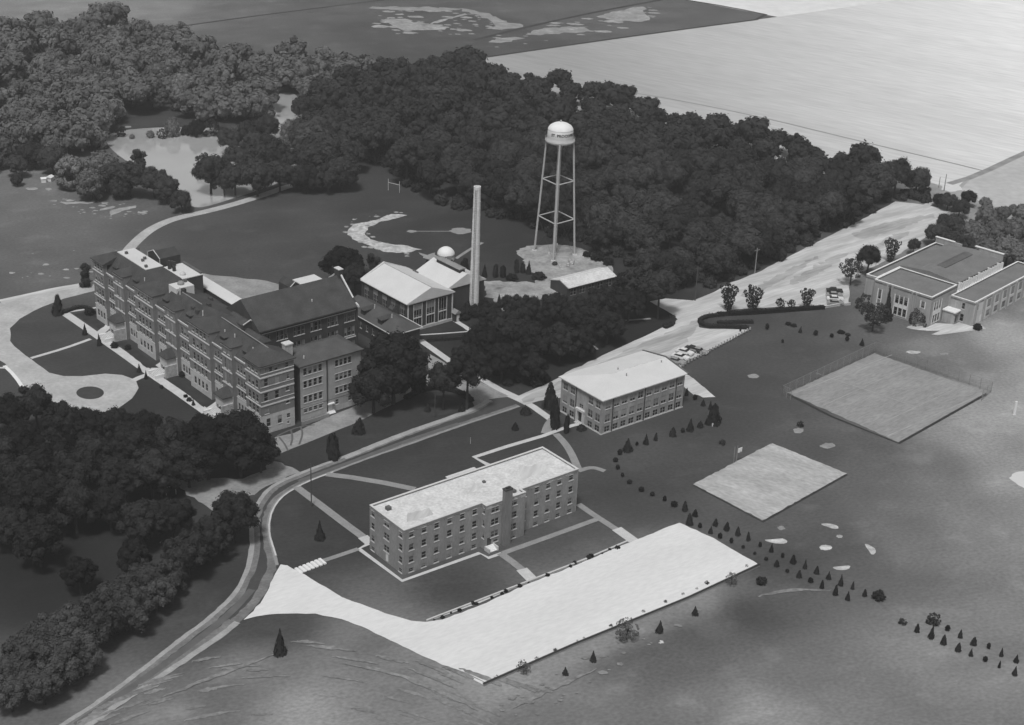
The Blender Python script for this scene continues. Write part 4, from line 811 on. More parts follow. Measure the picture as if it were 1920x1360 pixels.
md.add([p for r in ring for p in r] + [(0, 0, .55)], [(k*n_ + i, k*n_ + (i+1) % n_, (k+1)*n_ + (i+1) % n_, (k+1)*n_ + i) for k in range(3) for i in range(n_)] + [(3*n_ + i, 3*n_ + (i+1) % n_, 4*n_) for i in range(n_)])
tag(obj('gravel_mound', md, M_yard, None, T(TX, TY, .02)), kind='structure')
for k, (x, y, s_) in enumerate(((1040, 495, .9), (1065, 498, .6), (1072, 494, .7), (1068, 490, .5), (1075, 490, .6), (1030, 477, .6), (1050, 500, .5))):
    gx, gy = G(x, y, .4); r = random.Random(k); mb = MB(); mb.lathe([(s_*.8, -.3), (s_, .2), (s_*.7, .7), (s_*.2, .9)], 7); mb.v = [(a + r.uniform(-.15, .15), b2 + r.uniform(-.15, .15), c) for a, b2, c in mb.v]
    tag(obj('boulder', mb, M_rubble if k else M_dark, None, T(gx, gy, .3)), ('pale boulder at the tower foot, ' + ('left of the heap', 'top of the heap', 'right side of the heap', 'upper left of the heap', 'far right edge of the heap', 'small one up the mound', 'lowest by the yard')[k]) if k else 'dark boulder by the front leg of the water tower', 'boulder', 'boulders at the water tower' if k else None)

# ================================================================== tall stack
stk = tag(empty('smokestack', -11.8, 427.6, 0), 'tall tapering pale brick smokestack of the power house', 'chimney')
obj('shaft', MB().lathe([(1.5, 0), (1.4, 5), (1.0, 37.2), (1.04, 37.4), (1.05, 38.2), (.8, 38.25), (.8, 37)], 20), M_stack, stk)
for k in range(17):
    z = 3 + k * 2.05; r = 1.45 - (1.45 - 1.0) * z / 37.5
    obj('iron_band', MB().lathe([(r + .015, z), (r + .035, z + .02), (r + .035, z + .12), (r + .015, z + .14)], 16), M_stack, stk)
lad = MB()
for e in (-.22, .22): lad.tube((-.35 + e, -1.6, 2), (-.25 + e, -1.12, 37.5), .05, n=4)
for k in range(70): z = 2.5 + k * .5; lad.tube((-.57, -1.6 + .0135*(z-2), z), (-.13, -1.6 + .0135*(z-2), z), .03, n=4)
obj('ladder', lad, M_dark, stk)

# ================================================================== white dome grotto
gx, gy = G(836, 486)
dm = tag(empty('domed_shelter', gx, gy, R_(25)), 'small white dome standing beside the baseball diamond', 'shelter')
obj('drum', MB().lathe([(2.75, 0), (2.75, 1.5)], 20), M_paint, dm); obj('dome', MB().lathe([(2.85, 1.5)] + [(2.85*math.cos(t*math.pi/16), 1.5 + 2.6*math.sin(t*math.pi/16)) for t in range(1, 8)] + [(.05, 4.15)], 24), M_paint, dm, smooth=True)
obj('doorway', MB().box(-.7, .7, -2.9, -2.4, 0, 2.0), M_concgrey, dm)

# ================================================================== vehicles
def car(x, y, rz, paint, label, group):
    o = tag(empty('parked_car', x, y, rz), label, 'car', group)
    prof = [(-2.5, .42), (-2.55, .75), (-2.4, .95), (-1.2, 1.02), (1.1, 1.05), (2.3, .98), (2.5, .8), (2.48, .42)]
    def ext(pr, w0, w1, mb):
        n = len(pr); v = [(a, -(w0 if c < .8 else w1), c) for a, c in pr] + [(a, (w0 if c < .8 else w1), c) for a, c in pr]
        return mb.add(v, [tuple(range(n)), tuple(range(2*n - 1, n - 1, -1))] + [(i, n + i, n + (i+1) % n, (i+1) % n) for i in range(n)])
    obj('body', ext(prof, .92, .86, MB()), paint, o)
    cab = MB(); b_ = [(-1.75, -.84), (1.0, -.84), (1.0, .84), (-1.75, .84)]; t_ = [(-1.1, -.66), (.35, -.66), (.35, .66), (-1.1, .66)]
    cab.add([(a, c, 1.0) for a, c in b_] + [(a, c, 1.46) for a, c in t_], [(0,1,5,4),(1,2,6,5),(2,3,7,6),(3,0,4,7),(4,5,6,7)]); obj('windows', cab, M_glass, o)
    obj('roof', MB().box(-1.18, .42, -.7, .7, 1.45, 1.53), paint, o)
    for sx in (-1.55, 1.5):
        for sy in (-.86, .86):
            w = obj('wheel', MB().tube((0, -.1, 0), (0, .1, 0), .34, n=14), M_tyre, o, T(sx, sy, .34)); obj('hubcap', MB().tube((0, -.115, 0), (0, .115, 0), .18, n=10), M_chrome, w)
    for sx in (-2.56, 2.52): obj('bumper', MB().box(sx - .06, sx + .06, -.9, .9, .42, .58), M_chrome, o)
    for sy in (-.65, .65): obj('headlight', MB().tube((2.44, sy, .78), (2.54, sy, .78), .12, n=10), M_paint, o)
    return o
for px, py, d, pt_, lb in ((1284, 660, 148, M_carw, 'white car parked next to the dark car behind the white roofed hall'), (1276, 669, 148, M_carw, 'white car parked next to the grey car behind the white roofed hall'), (1268, 677, 148, M_carg, 'grey car nearest the eaves of the white roofed hall'), (1300, 655, 148, M_card, 'dark car at the open end of the row behind the hall'), (1311, 658, 150, M_carg, 'grey car half hidden by the guard posts beside the dark car')):
    x, y = G(px, py, .6); car(x, y, R_(d - 180), pt_, lb, 'cars parked behind the white roofed hall')
for px, py, pt_, lb in ((1565, 545, M_card, 'dark car parked furthest from the hedge in the gymnasium row'), (1565, 553, M_carg, 'grey car between the dark car and the white car near the gymnasium'), (1566, 560, M_carw, 'white car parked in the row by the gymnasium'), (1567, 568, M_carg, 'grey car parked closest to the hedge by the gymnasium')):
    x, y = G(px, py, .6); car(x, y, R_(-2), pt_, lb, 'cars parked by the gymnasium')

# ================================================================== posts, poles, fences, goals
a, b2 = G(1279, 689), G(1406, 621)
gp = MB().box(-.16, .16, -.16, .16, 0, 1.25).mesh('post', M_palewood); gpb = MB().box(-.165, .165, -.165, .165, 0, .45).mesh('foot', M_pole)
for i in range(24):
    t = i / 23; o = tag(empty('guard_post', a[0] + (b2[0]-a[0])*t, a[1] + (b2[1]-a[1])*t, R_(35)), nth(i) + ' short pale guard post from the hall end of the row', 'post', 'guard posts along the gravel parking edge')
    link('post', gp, o); link('foot', gpb, o)
def upole(bx, by, ty, label, arm=True, r=.16, mt=None):
    x, y = G(bx, by); d = dist(x, y); h = (by - ty) / (F / d) / math.cos(math.asin(HC / d)); o = tag(empty('utility_pole', x, y, R_(30)), label, 'utility pole')
    obj('shaft', MB().tube((0, 0, 0), (0, 0, h), r, r*.7, 8), mt or M_pole, o)
    if arm:
        obj('crossarm', MB().box(-1.1, 1.1, -.07, .07, h - .8, h - .65), mt or M_pole, o)
        for e in (-.95, -.4, .4, .95): obj('insulator', MB().tube((e, 0, h - .65), (e, 0, h - .45), .06, n=6), M_glass, o)
upole(584, 950, 872, 'dark utility pole standing on the lawn inside the road bend')
upole(815, 783, 738, 'thin dark pole standing in the grassy oval', False, .12)
upole(1415, 513, 466, 'pale utility pole with crossarm at the wood edge beside the gravel road', True, .2, M_concgrey)
upole(1303, 564, 500, 'dark utility pole at the foot of the wood near the turning', True, .2)
upole(1770, 358, 328, 'utility pole beside the bright gap at the far end of the gravel road', False, .18, M_concgrey)
upole(1760, 352, 333, 'shorter pole at the wood corner far along the gravel road', False, .16, M_concgrey)
upole(882, 832, 820, 'small pale lawn marker stake leaning on the lawn behind the dormitory', False, .05, M_trim)
x, y = G(1901, 778); wp = tag(empty('white_post', x, y, .3), 'thick white post standing in the pale field beyond the larger court', 'post'); obj('shaft', MB().box(-.32, .32, -.2, .2, 0, 3.9), M_paint, wp); obj('base', MB().box(-.5, .5, -.35, .35, 0, .15), M_conc, wp)
x, y = G(1381, 866); bh = tag(empty('basketball_hoop', x, y, R_(40)), 'basketball goal with white backboard at the corner of the smaller court', 'basketball hoop')
for e in (-.5, .5): obj('pole', MB().tube((e - .6, 0, 0), (e - .6, 0, 4.4), .07, n=6), M_concgrey, bh)
obj('backboard', MB().box(-.2, 1.15, -.35, -.27, 2.6, 3.8), M_paint, bh); hoop = MB()
for i in range(12): t, u = 2*math.pi*i/12, 2*math.pi*(i+1)/12; hoop.tube((.45 + .23*math.cos(t), -.62 + .23*math.sin(t), 2.95), (.45 + .23*math.cos(u), -.62 + .23*math.sin(u), 2.95), .02, n=4)
obj('rim', hoop, M_dark, bh)
def goal(p0, p1, h, bar, label, name='goal_posts'):
    a, b2 = G(*p0), G(*p1); o = tag(empty(name, *a, math.atan2(b2[1]-a[1], b2[0]-a[0])), label, 'goal'); L = math.hypot(b2[0]-a[0], b2[1]-a[1])
    obj('post', MB().tube((0, 0, 0), (0, 0, h), .09, n=6), M_trim, o); obj('post', MB().tube((L, 0, 0), (L, 0, h), .09, n=6), M_trim, o); obj('crossbar', MB().tube((0, 0, bar), (L, 0, bar), .09, n=6), M_trim, o)
goal((728, 357), (749, 362), 4.2, 2.9, 'white football goal posts at the far side of the playing field')
goal((312, 929), (330, 927), 2.2, 2.1, 'small pale goal frame on the shaded lawn under the left trees', 'goal')
def fence(pts, h, label, step=3.0):
    o = tag(empty('wire_fence', *pts[0], 0), label, 'fence'); x0, y0 = pts[0]; wire = MB()
    for k in range(len(pts) - 1):
        a, b2 = pts[k], pts[k+1]; L = math.hypot(b2[0]-a[0], b2[1]-a[1]); n = int(L / step)
        P_ = lambda t, z: (a[0] - x0 + (b2[0]-a[0])*t, a[1] - y0 + (b2[1]-a[1])*t, z)
        for i in range(n + 1):
            if k and i == 0: continue
            obj('post', MB().tube(P_(i/n, 0), P_(i/n, h), .07, n=6), M_concgrey, o)
        obj('rail', MB().tube(P_(0, h), P_(1, h), .04, n=4), M_concgrey, o)
        for z in np.arange(.2, h, .3): wire.tube(P_(0, z), P_(1, z), .014, n=3, cap=False)
        m_ = int(L / .35)
        for i in range(m_): wire.tube(P_(i/m_, 0), P_(i/m_, h), .014, n=3, cap=False)
    tag(obj('wire_mesh', wire, M_concgrey, o), kind='stuff')
fence(W([(1466, 744), (1640, 661), (1858, 736), (1840, 752)]), 3.2, 'wire mesh fence with posts round the far sides of the larger court')
fence(W([(1466, 744), (1482, 750)]), 3.2, 'short return of wire mesh fence at the near corner of the larger court', 1.0)
# low walls
def wall(px, h, w, mt, label, name='low_wall', cap=None):
    pts = W(px); o = tag(empty(name, *pts[0]), label, 'wall'); q = [(p[0]-pts[0][0], p[1]-pts[0][1]) for p in pts]; L, R2 = strip_pts(q, w); obj('wall_body', MB().prism(L + R2[::-1], 0, h), mt, o)
    L, R2 = strip_pts(q, w + .12); obj('wall_cap', MB().prism(L + R2[::-1], h, h + .12), cap or M_conc, o)
wall([(783, 637), (830, 634), (892, 629)], 1.3, .4, M_brickD, 'low dark retaining wall with pale cap below the power house lawn')
wall([(1545, 578), (1570, 574), (1594, 572)], .6, .35, M_conc, 'short pale low wall between the clipped hedge and the gymnasium corner')
wall([(906, 1287), (1076, 1212), (1291, 1124), (1424, 1062)], .55, .3, M_concgrey, 'long low wall along the lower edge of the white parking lot', cap=M_dark)
wall([(800, 1166), (997, 1090), (1100, 1050)], .35, .25, M_conc, 'low pale kerb wall between dormitory lawn and white parking lot')
for i in range(7):
    gx, gy = G(560 + i*7.4, 1071 - i*2.8); tag(obj('stone_step', MB().box(-1.25, 1.25, -.3, .3, 0, .16 + .02*i), M_paint, None, T(gx, gy, .05, R_(129))), nth(i) + ' stone step up from the drive on the lawn flight', 'step', 'steps up the lawn from the drive')
for k, (x_, y_) in enumerate(((82, 342), (94, 339))):
    gx, gy = G(x_, y_); o = tag(empty('white_hut', gx, gy, .4 + k), ('smaller' if k == 0 else 'larger') + ' of two tiny white huts at the pond end of the left field', 'hut'); s_ = .8 + .3*k; obj('walls', MB().box(-s_, s_, -s_*.8, s_*.8, 0, 1.3), M_paint, o); obj('roof', hip(-s_*1.2, s_*1.2, -s_, s_, 1.4, 1.9, -s_*1.2, s_*1.2, 'x', .1), M_paint, o)
for k, (x_, y_) in enumerate(((1336, 799), (1346, 795))):
    gx, gy = G(x_, y_); o = tag(empty('lawn_urn', gx, gy), 'small white oval ornament on the lawn ' + ('nearer' if k == 0 else 'farther from') + ' the clipped evergreen', 'ornament'); obj('bowl', MB().lathe([(.1, .25), (.24, .5), (.19, .8), (.05, .9)], 10), M_paint, o); obj('foot', MB().lathe([(.18, 0), (.08, .25)], 8), M_paint, o)

# ================================================================== foliage prototypes
_ico_v = None
def ico():
    global _ico_v
    if _ico_v is None:
        import bmesh
        bm = bmesh.new(); bmesh.ops.create_icosphere(bm, subdivisions=2, radius=1); bm.verts.ensure_lookup_table()
        _ico_v = (np.array([v.co[:] for v in bm.verts]), [tuple(v.index for v in f.verts) for f in bm.faces]); bm.free()
    return _ico_v
def quads(pos, nor, size, rg):
    n = len(pos); a = np.cross(nor, rg.normal(size=(n, 3))); a /= np.linalg.norm(a, axis=1)[:, None] + 1e-9; b = np.cross(nor, a)
    s = size[:, None]; k = rg.uniform(.6, 1.0, (n, 1))
    return np.stack([pos - a*s - b*s*k, pos + a*s - b*s*k*.6, pos + a*s*.8 + b*s*k, pos - a*s*.7 + b*s*k*.8], 1).reshape(-1, 3)
def build_crown(name, lobes, k, leaf, seed, mt, core=True, jit=.30, up=.15, keep=-.35):
    rg = np.random.default_rng(seed); V = []; Fc = []; nv = 0
    lob = np.array(lobes); cen = lob[:, :3]; rad = lob[:, 3]; mid = cen.mean(0)
    for i in range(len(lob)):
        d = rg.normal(size=(k, 3)); d /= np.linalg.norm(d, axis=1)[:, None]
        o = cen[i] - mid; o = o / (np.linalg.norm(o) + 1e-6); d = d[(d @ o) > keep - .25*rg.random(len(d))]
        p = cen[i] + d * rad[i] * rg.uniform(.84, 1.14, (len(d), 1)) * np.where(rg.random((len(d), 1)) < .12, rg.uniform(1.05, 1.35, (len(d), 1)), 1)
        dd = np.linalg.norm(p[:, None, :] - cen[None], axis=2) / rad[None]; dd[:, i] = 9; ok = dd.min(1) > .88; p, d = p[ok], d[ok]
        if not len(p): continue
        nn = d + np.array([0, 0, up]) + rg.normal(size=d.shape) * jit; nn /= np.linalg.norm(nn, axis=1)[:, None]
        q = quads(p, nn, leaf * rg.uniform(.6, 1.35, len(p)), rg); V.append(q); m_ = len(p); Fc += [(nv + 4*j, nv + 4*j + 1, nv + 4*j + 2, nv + 4*j + 3) for j in range(m_)]; nv += 4*m_
        if core:
            iv, fs = ico(); q = cen[i] + iv * rad[i] * .86 * (1 + rg.uniform(-.1, .1, (len(iv), 1))); V.append(q); Fc += [tuple(nv + a for a in f) for f in fs]; nv += len(iv)
    me = bpy.data.meshes.new(name); me.from_pydata(np.concatenate(V).tolist(), [], Fc); me.materials.append(mt); me.update(); return me
def round_lobes(seed, n=26, rx=1.0, rz=.95, low=-.55, r0=.26, r1=.42, irr=.14):
    r = random.Random(seed); out = [(0, 0, 0, .55)]
    for i in range(n):
        z = low + (1 - low) * ((i + .5) / n) ** .85; t = i * 2.39996 + r.uniform(-.4, .4); s_ = math.sqrt(max(0, 1 - z*z)); q = r.uniform(r0, r1); k = (1 - q) * r.uniform(1 - irr, 1 + irr)
        out.append((rx*k*s_*math.cos(t), rx*k*s_*math.sin(t), rz*k*z, q))
    return out
def tall_lobes(seed):
    r = random.Random(seed); return [(r.uniform(-.35, .35), r.uniform(-.35, .35), -1.1 + 2.3*i/17, r.uniform(.3, .46) * (1.0 if i < 12 else .8)) for i in range(18)]
def willow_lobes(seed):
    r = random.Random(seed); out = round_lobes(seed, 16)
    for i in range(16): t = i*2*math.pi/16; k = r.uniform(.6, .85); out.append((k*math.cos(t), k*math.sin(t), r.uniform(-.9, -.4), r.uniform(.2, .3)))
    return out
def loose_lobes(seed):
    r = random.Random(seed); out = [(0, 0, -.2, .2)]
    while len(out) < 60:
        p = [r.uniform(-.9, .9) for _ in range(3)]
        if .15 < sum(q*q for q in p) < .9: out.append((p[0], p[1], p[2], r.uniform(.1, .19)))
    return out
def vase_lobes(seed):
    r = random.Random(seed); out = []
    for i in range(9):
        t = i*.7 + r.uniform(-.2, .2); s_ = r.uniform(.35, .9)
        for k in range(1, 6): q = k/5; out.append((s_*q*math.cos(t), s_*q*math.sin(t), -1 + 1.9*q + r.uniform(-.1, .1), .17 + .06*(1-q)))
    return out
PR = {
 'round': [build_crown('crown', round_lobes(s, 18 + 3*(s % 5), irr=.26, r0=.2, r1=.46), 270, .043, s, M_leaf) for s in (1, 2, 3, 4, 5, 6)],
 'tall': [build_crown('crown', tall_lobes(s), 170, .06, s, M_leaf) for s in (11, 12)],
 'willow': [build_crown('crown', willow_lobes(s), 130, .06, s, M_leafpale, up=-.1) for s in (21, 22)],
 'near': [build_crown('crown', round_lobes(s, 34, r0=.17, r1=.38, irr=.26), 260, .038, s, M_leafnear) for s in (31, 32, 33, 34)],
 'loose': [build_crown('crown', loose_lobes(s), 44, .055, s, M_leaf, core=False, jit=.9) for s in (41, 42)],
 'loosemid': [build_crown('crown', loose_lobes(s), 60, .045, s, M_leafmid, core=False, jit=.9) for s in (43, 44)],
 'vase': [build_crown('crown', vase_lobes(s), 85, .052, s, M_leaf, core=False, jit=.9) for s in (51, 52)],
 'sparse': [build_crown('crown', loose_lobes(s), 26, .05, s, M_weed, core=False, jit=.9) for s in (61,)],
 'row': [build_crown('crown', round_lobes(s, 34, r0=.17, r1=.4, irr=.28), 250, .040, s, M_leafmid) for s in (35, 36, 37)],
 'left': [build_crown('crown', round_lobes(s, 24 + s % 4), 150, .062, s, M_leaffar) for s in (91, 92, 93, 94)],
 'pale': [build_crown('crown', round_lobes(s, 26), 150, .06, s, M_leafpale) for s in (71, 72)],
}
def build_cone(name, seed, mt, tiers=11, k=46, p=1.0, leaf=.11, col=False):
    rg = np.random.default_rng(seed); V = []; Fc = []; nv = 0
    for i in range(tiers):
        z = .06 + .9*i/(tiers - 1)
        rr_ = ((1 - z) ** p + .04) if not col else (.75 + .25*math.sin(math.pi*min(1, z*1.1)) if z < .75 else max(.1, 1 - ((z - .75)/.25)**2))
        n = max(6, int(k * max(.25, rr_))); t = rg.uniform(0, 2*math.pi, n); q = rr_ * rg.uniform(.72, 1.06, n) * (1 + .1*np.sin(t*3 + i))
        pos = np.stack([q*np.cos(t), q*np.sin(t), z + rg.uniform(-.05, .05, n)], 1); nor = np.stack([np.cos(t), np.sin(t), np.full(n, .55)], 1) + rg.normal(size=(n, 3))*.4; nor /= np.linalg.norm(nor, axis=1)[:, None]
        V.append(quads(pos, nor, leaf*rg.uniform(.7, 1.3, n), rg) ); Fc += [(nv + 4*j, nv + 4*j+1, nv + 4*j+2, nv + 4*j+3) for j in range(n)]; nv += 4*n
    pr = [(.8, .04), (.72 if col else .6, .35), (.7 if col else .32, .65), (.02, .97)]
    for r_, z in pr:
        V.append(np.array([(r_*.85*math.cos(a*math.pi/5), r_*.85*math.sin(a*math.pi/5), z) for a in range(10)]))
    for j in range(3): Fc += [(nv + 10*j + a, nv + 10*j + (a+1) % 10, nv + 10*j + 10 + (a+1) % 10, nv + 10*j + 10 + a) for a in range(10)]
    me = bpy.data.meshes.new(name); Vv = np.concatenate(V); Vv[:, 2] = np.maximum(Vv[:, 2], -.01); me.from_pydata(Vv.tolist(), [], Fc); me.materials.append(mt); me.update(); return me
PC = {'cone': [build_cone('foliage', s, M_needle) for s in (1, 2, 3)], 'fat': [build_cone('foliage', s, M_needle, p=.6) for s in (4, 5)], 'column': [build_cone('foliage', s, M_needle, 13, 40, leaf=.13, col=True) for s in (6, 7)]}
def trunk_mesh(seed):
    r = random.Random(seed); mb = MB().tube((0, 0, 0), (r.uniform(-.03, .03), 0, .62), .075, .05, 7)
    for i in range(5): t = i*1.3 + r.uniform(-.3, .3); mb.tube((0, 0, .5 + .04*i), (.4*math.cos(t), .4*math.sin(t), .95), .04, .012, 5)
    return mb.mesh('trunk', M_bark)
TR = [trunk_mesh(s) for s in (1, 2, 3)]
stump = MB().tube((0, 0, 0), (0, 0, .3), .12, .1, 6).mesh('trunk', M_bark)
TCOUNT = [0]
RT_ = random.Random(99)
def tree_world(x, y, R, kind, label, group=None, hr=2.35, va=None, nm=None):
    va = va if va is not None else {'tall': 1.0, 'vase': 1.25}.get(kind, RT_.uniform(.82, 1.08))
    ext = R * va * (1.35 if kind == 'tall' else 1.0); zc = max(R*hr - ext, ext * (.98 if kind in ('vase',) else .72))
    o = tag(empty(nm or {'willow': 'willow_tree', 'vase': 'young_tree', 'loose': 'young_tree', 'loosemid': 'young_tree', 'sparse': 'sapling'}.get(kind, 'leafy_tree'), x, y, RT_.uniform(0, 6.28)), label, 'tree', group)
    link('crown', RT_.choice(PR[kind]), o, T(0, 0, zc) @ Sc(R*RT_.uniform(.9, 1.1), R*RT_.uniform(.9, 1.1), R*va))
    link('trunk', RT_.choice(TR), o, Sc(R*.95, R*.95, zc + ext*.5)); TCOUNT[0] += 1; return o
def tree(px, py, r, kind, label, group=None, hr=2.35, va=None):
    zc = 8.0
    for _ in range(3): x, y = G(px, py, zc); R = r * dist(x, y, zc) / F; zc = R * (hr - .95)
    return tree_world(x, y, R, kind, label, group, hr, va)
def conifer(px, py, w, h, kind, label, group=None, nm='evergreen'):
    x, y = G(px, py); d = dist(x, y); j = .15 if kind != 'column' else .03; w *= RT_.uniform(1 - j, 1 + j); h *= RT_.uniform(1 - j, 1 + j*.6); R = w * .5 * d / F; H = h * d / F / math.cos(math.asin(HC / d)) ; H = max(H - R*.5, R)
    o = tag(empty(nm, x, y, RT_.uniform(0, 6)), label, 'evergreen tree' if nm == 'evergreen' else 'shrub', group)
    if h <= 12.5 and kind != 'column':
        link('foliage', RT_.choice(PR['near']), o, T(0, 0, H*.48) @ Sc(R*.95, R*.9, H*.55)); link('trunk', stump, o, Sc(R, R, H)); return o
    link('foliage', RT_.choice(PC[kind]), o, Matrix.Rotation(RT_.uniform(-.07, .07), 4, 'X') @ Sc(R, R*RT_.uniform(.85, 1.15), H)); link('trunk', stump, o, Sc(R, R, H)); return o
def shrub(px, py, r, label, group=None, kind='round', va=.8):
    x, y = G(px, py); R = r * dist(x, y) / F; o = tag(empty('shrub', x, y, RT_.uniform(0, 6)), label, 'shrub', group); link('foliage', RT_.choice(PR[kind]), o, T(0, 0, R*va*.6) @ Sc(R, R, R*va)); return o

# ================================================================== single trees one can point at
GROVE = []
g1 = 'trees of the grove left of the road bend'; l1 = 'dark leafy tree in the grove left of the road bend'
for px, py, r in ((66,760,38),(14,775,34),(118,792,36),(168,800,34),(214,798,32),(268,806,36),(322,822,36),(352,862,42),(244,842,42),(40,832,40),(92,872,50),(136,886,46),(30,902,46),(172,856,40),(222,896,38),(284,884,40),(62,934,50),(140,944,44),(72,1008,44),(20,985,36),(205,948,38),(300,892,34),(-20,850,44),(-25,940,44)): GROVE.append((px, py, r))
for lo, hi, fm in ((0, 824, '%s tree from the left along the drive side of the left grove'), (824, 893, '%s tree from the left through the middle of the left grove'), (893, 2000, '%s tree from the left along the lower side of the left grove')):
    for (px, py, r), lb in ranked([q for q in GROVE if lo <= q[1] < hi], fm, lambda q: q[0]): tree(px, py, r, 'near', lb, g1)
tree(388, 832, 54, 'near', 'broad dark tree left of the two that shade the hall corner', None); tree(450, 824, 56, 'near', 'tallest dark tree hiding the foot of the main hall corner'); tree(488, 842, 36, 'near', 'dark tree reaching to the patched lane below the main hall')
g2 = 'trees below the grove on the shaded grass'; l2 = 'dark tree standing apart on the shaded grass below the grove'
for (px, py, r), lb in ranked([(268,976,40),(324,968,36),(250,1044,32),(352,1034,40),(392,1006,38),(148,1076,30)], '%s tree from the left on the shaded grass between grove and road', lambda q: q[0]): tree(px, py, r, 'near', lb, g2)
tree(440, 962, 40, 'near', 'dark tree with bare twigs just inside the road bend', None, 2.5)
g3 = 'row of bushy trees beside the lower road'; l3 = 'bushy tree in the row beside the lower road'
for (px, py, r), lb in ranked([(62,1226,48),(36,1262,38),(112,1236,48),(132,1180,44),(182,1160,48),(222,1132,46),(268,1092,42),(242,1142,42),(292,1110,36),(92,1196,42),(20,1300,34),(80,1285,36),(150,1225,38),(318,1080,32)], '%s bushy tree from the bend end of the row beside the lower road', lambda q: -q[0]): tree(px, py, r, 'row', lb, g3, 2.1)
tree(738, 688, 62, 'near', 'largest spreading tree between the infirmary wing and the link building', None, 2.2); tree(700, 722, 42, 'near', 'dark tree against the back corner of the infirmary wing')
tree(832, 712, 34, 'near', 'tree over the hedge at the top of the grassy oval', None, 2.8); tree(878, 684, 40, 'near', 'round headed tree on a long bare trunk at the right of the oval', None, 3.3)
tree(642, 496, 36, 'near', 'round dark tree behind the gable of the chapel wing', None, 2.1); tree(701, 494, 19, 'tall', 'upright dark tree behind the power house wall'); tree(160, 512, 16, 'tall', 'dark upright tree at the far end of the main hall', None, 2.6); tree(664, 520, 26, 'near', 'dark tree filling the gap beside the power house', None)
CLUMP = []
g4 = 'trees of the clump by the junction'; l4 = 'dark tree in the clump between the power house yard and the junction'
for px, py, r in ((904,640,42),(950,618,42),(942,680,42),(998,640,46),(990,584,36),(1040,580,38),(1050,642,42),(1090,592,40),(1132,566,38),(1180,572,36),(1140,612,38),(1092,640,36),(1000,690,34),(918,592,30),(1175,535,30),(960,575,28)): CLUMP.append((px, py, r))
for lo, hi, fm in ((0, 608, '%s tree from the stack along the yard side of the clump'), (608, 660, '%s tree from the left through the heart of the junction clump'), (660, 999, '%s tree from the left along the junction side of the clump')):
    for (px, py, r), lb in ranked([q for q in CLUMP if lo <= q[1] < hi], fm, lambda q: q[0]): tree(px, py, r*.86, 'near', lb, g4, 2.05)
tree(1202, 530, 34, 'round', 'leafy tree at the right end of the garage'); tree(1238, 536, 34, 'round', 'tree on a bare trunk at the turning of the gravel road', None, 2.9); tree(1250, 500, 34, 'round', 'leafy tree behind the bare trunked tree at the turning')
for px, py, r, k, lb in ((1367,558,19,'vase','nearest of the young spreading trees along the gymnasium hedge'),(1413,562,19,'vase','second young tree along the hedge, spreading like a fan'),(1514,560,14,'vase','young tree along the hedge closest to the parked cars'),(1464,568,10,'loose','small round tree midway along the hedge'),(1484,569,8,'loose','smallest tree midway along the hedge'),
    (1598,505,22,'loosemid','thin branched tree at the left corner of the gymnasium'),(1630,482,25,'round','full young tree behind the left corner of the gymnasium'),(1672,470,16,'vase','thin upright tree behind the gymnasium roof edge'),(1714,460,13,'round','small dark tree close to the back corner of the gymnasium'),(1640,590,24,'loosemid','leafy young tree beside the gymnasium corner by the cars')): tree(px, py, r, k, lb)
for px, py, r, lb in ((1658,592,16,'loose shrub before the tall gymnasium windows'),(1722,598,18,'loose shrub by the corner of the gymnasium entrance'),(1620,570,17,'loose shrub between cars and gymnasium')): shrub(px, py + r*.6, r, lb, None, 'loosemid', 1.1)
conifer(1663, 600, 20, 62, 'cone', 'dark slim evergreen in front of the gymnasium windows'); shrub(1832, 618, 8, 'clipped round bush at the gymnasium entrance', None, 'near', .9)
g5 = 'hazy trees beyond the gymnasium'; l5 = 'pale hazy tree beyond the gymnasium'
for (px, py, r), lb in ranked([(1778,378,16),(1800,390,18),(1816,372,15),(1770,412,13),(1790,430,26),(1756,440,22),(1828,440,28),(1868,436,26),(1905,430,24),(1850,402,20),(1880,400,14),(1918,400,18),(1850,470,26),(1890,470,28),(1920,480,26),(1810,462,20),(1780,452,18),(1945,440,26),(1848,382,12),(1900,392,9),(1950,500,28),(1760,375,12)], '%s hazy tree from the gravel road in the trees beyond the gymnasium', lambda q: q[0]): tree(px, py, r, 'pale' if px > 1820 else 'round', lb, g5, 2.0)
g6 = 'trees on the near bank of the pond'; l6 = 'tree on the near bank of the pond'
for (px, py, r, k), lb in ranked([(394,322,33,'round'),(450,292,28,'round'),(482,330,32,'round'),(502,285,32,'round'),(524,326,28,'round'),(600,288,42,'round'),(642,322,30,'round'),(340,374,20,'round'),(312,352,24,'round'),(288,340,26,'round'),(242,332,30,'round'),(262,300,18,'tall'),(214,330,28,'round'),(562,330,24,'round'),(420,340,22,'round'),(660,290,28,'round'),(430,262,22,'round'),(470,252,26,'round'),(500,238,24,'round'),(440,335,26,'round'),(520,292,26,'round'),(545,300,22,'round'),(478,272,26,'round'),(560,255,20,'round'),(575,330,26,'round'),(615,330,26,'round'),(380,300,14,'loose'),(590,245,30,'round')], '%s tree from the left on the near bank of the pond', lambda q: q[0]): tree(px, py, r, k, lb, g6, 2.2)
for px, py, r, lb in ((190,315,32,'broad weeping willow at the left end of the pond'),(170,340,28,'drooping willow in front of the broad pond willow'),(545,245,22,'pale feathery willow in the narrow arm of the pond'),(130,318,28,'pale drooping tree left of the pond willows'),(345,160,26,'pale crowned willow in the woodland behind the pond'),(300,140,24,'pale willow farther left behind the pond')): tree(px, py, r, 'willow', lb, None, 2.2)
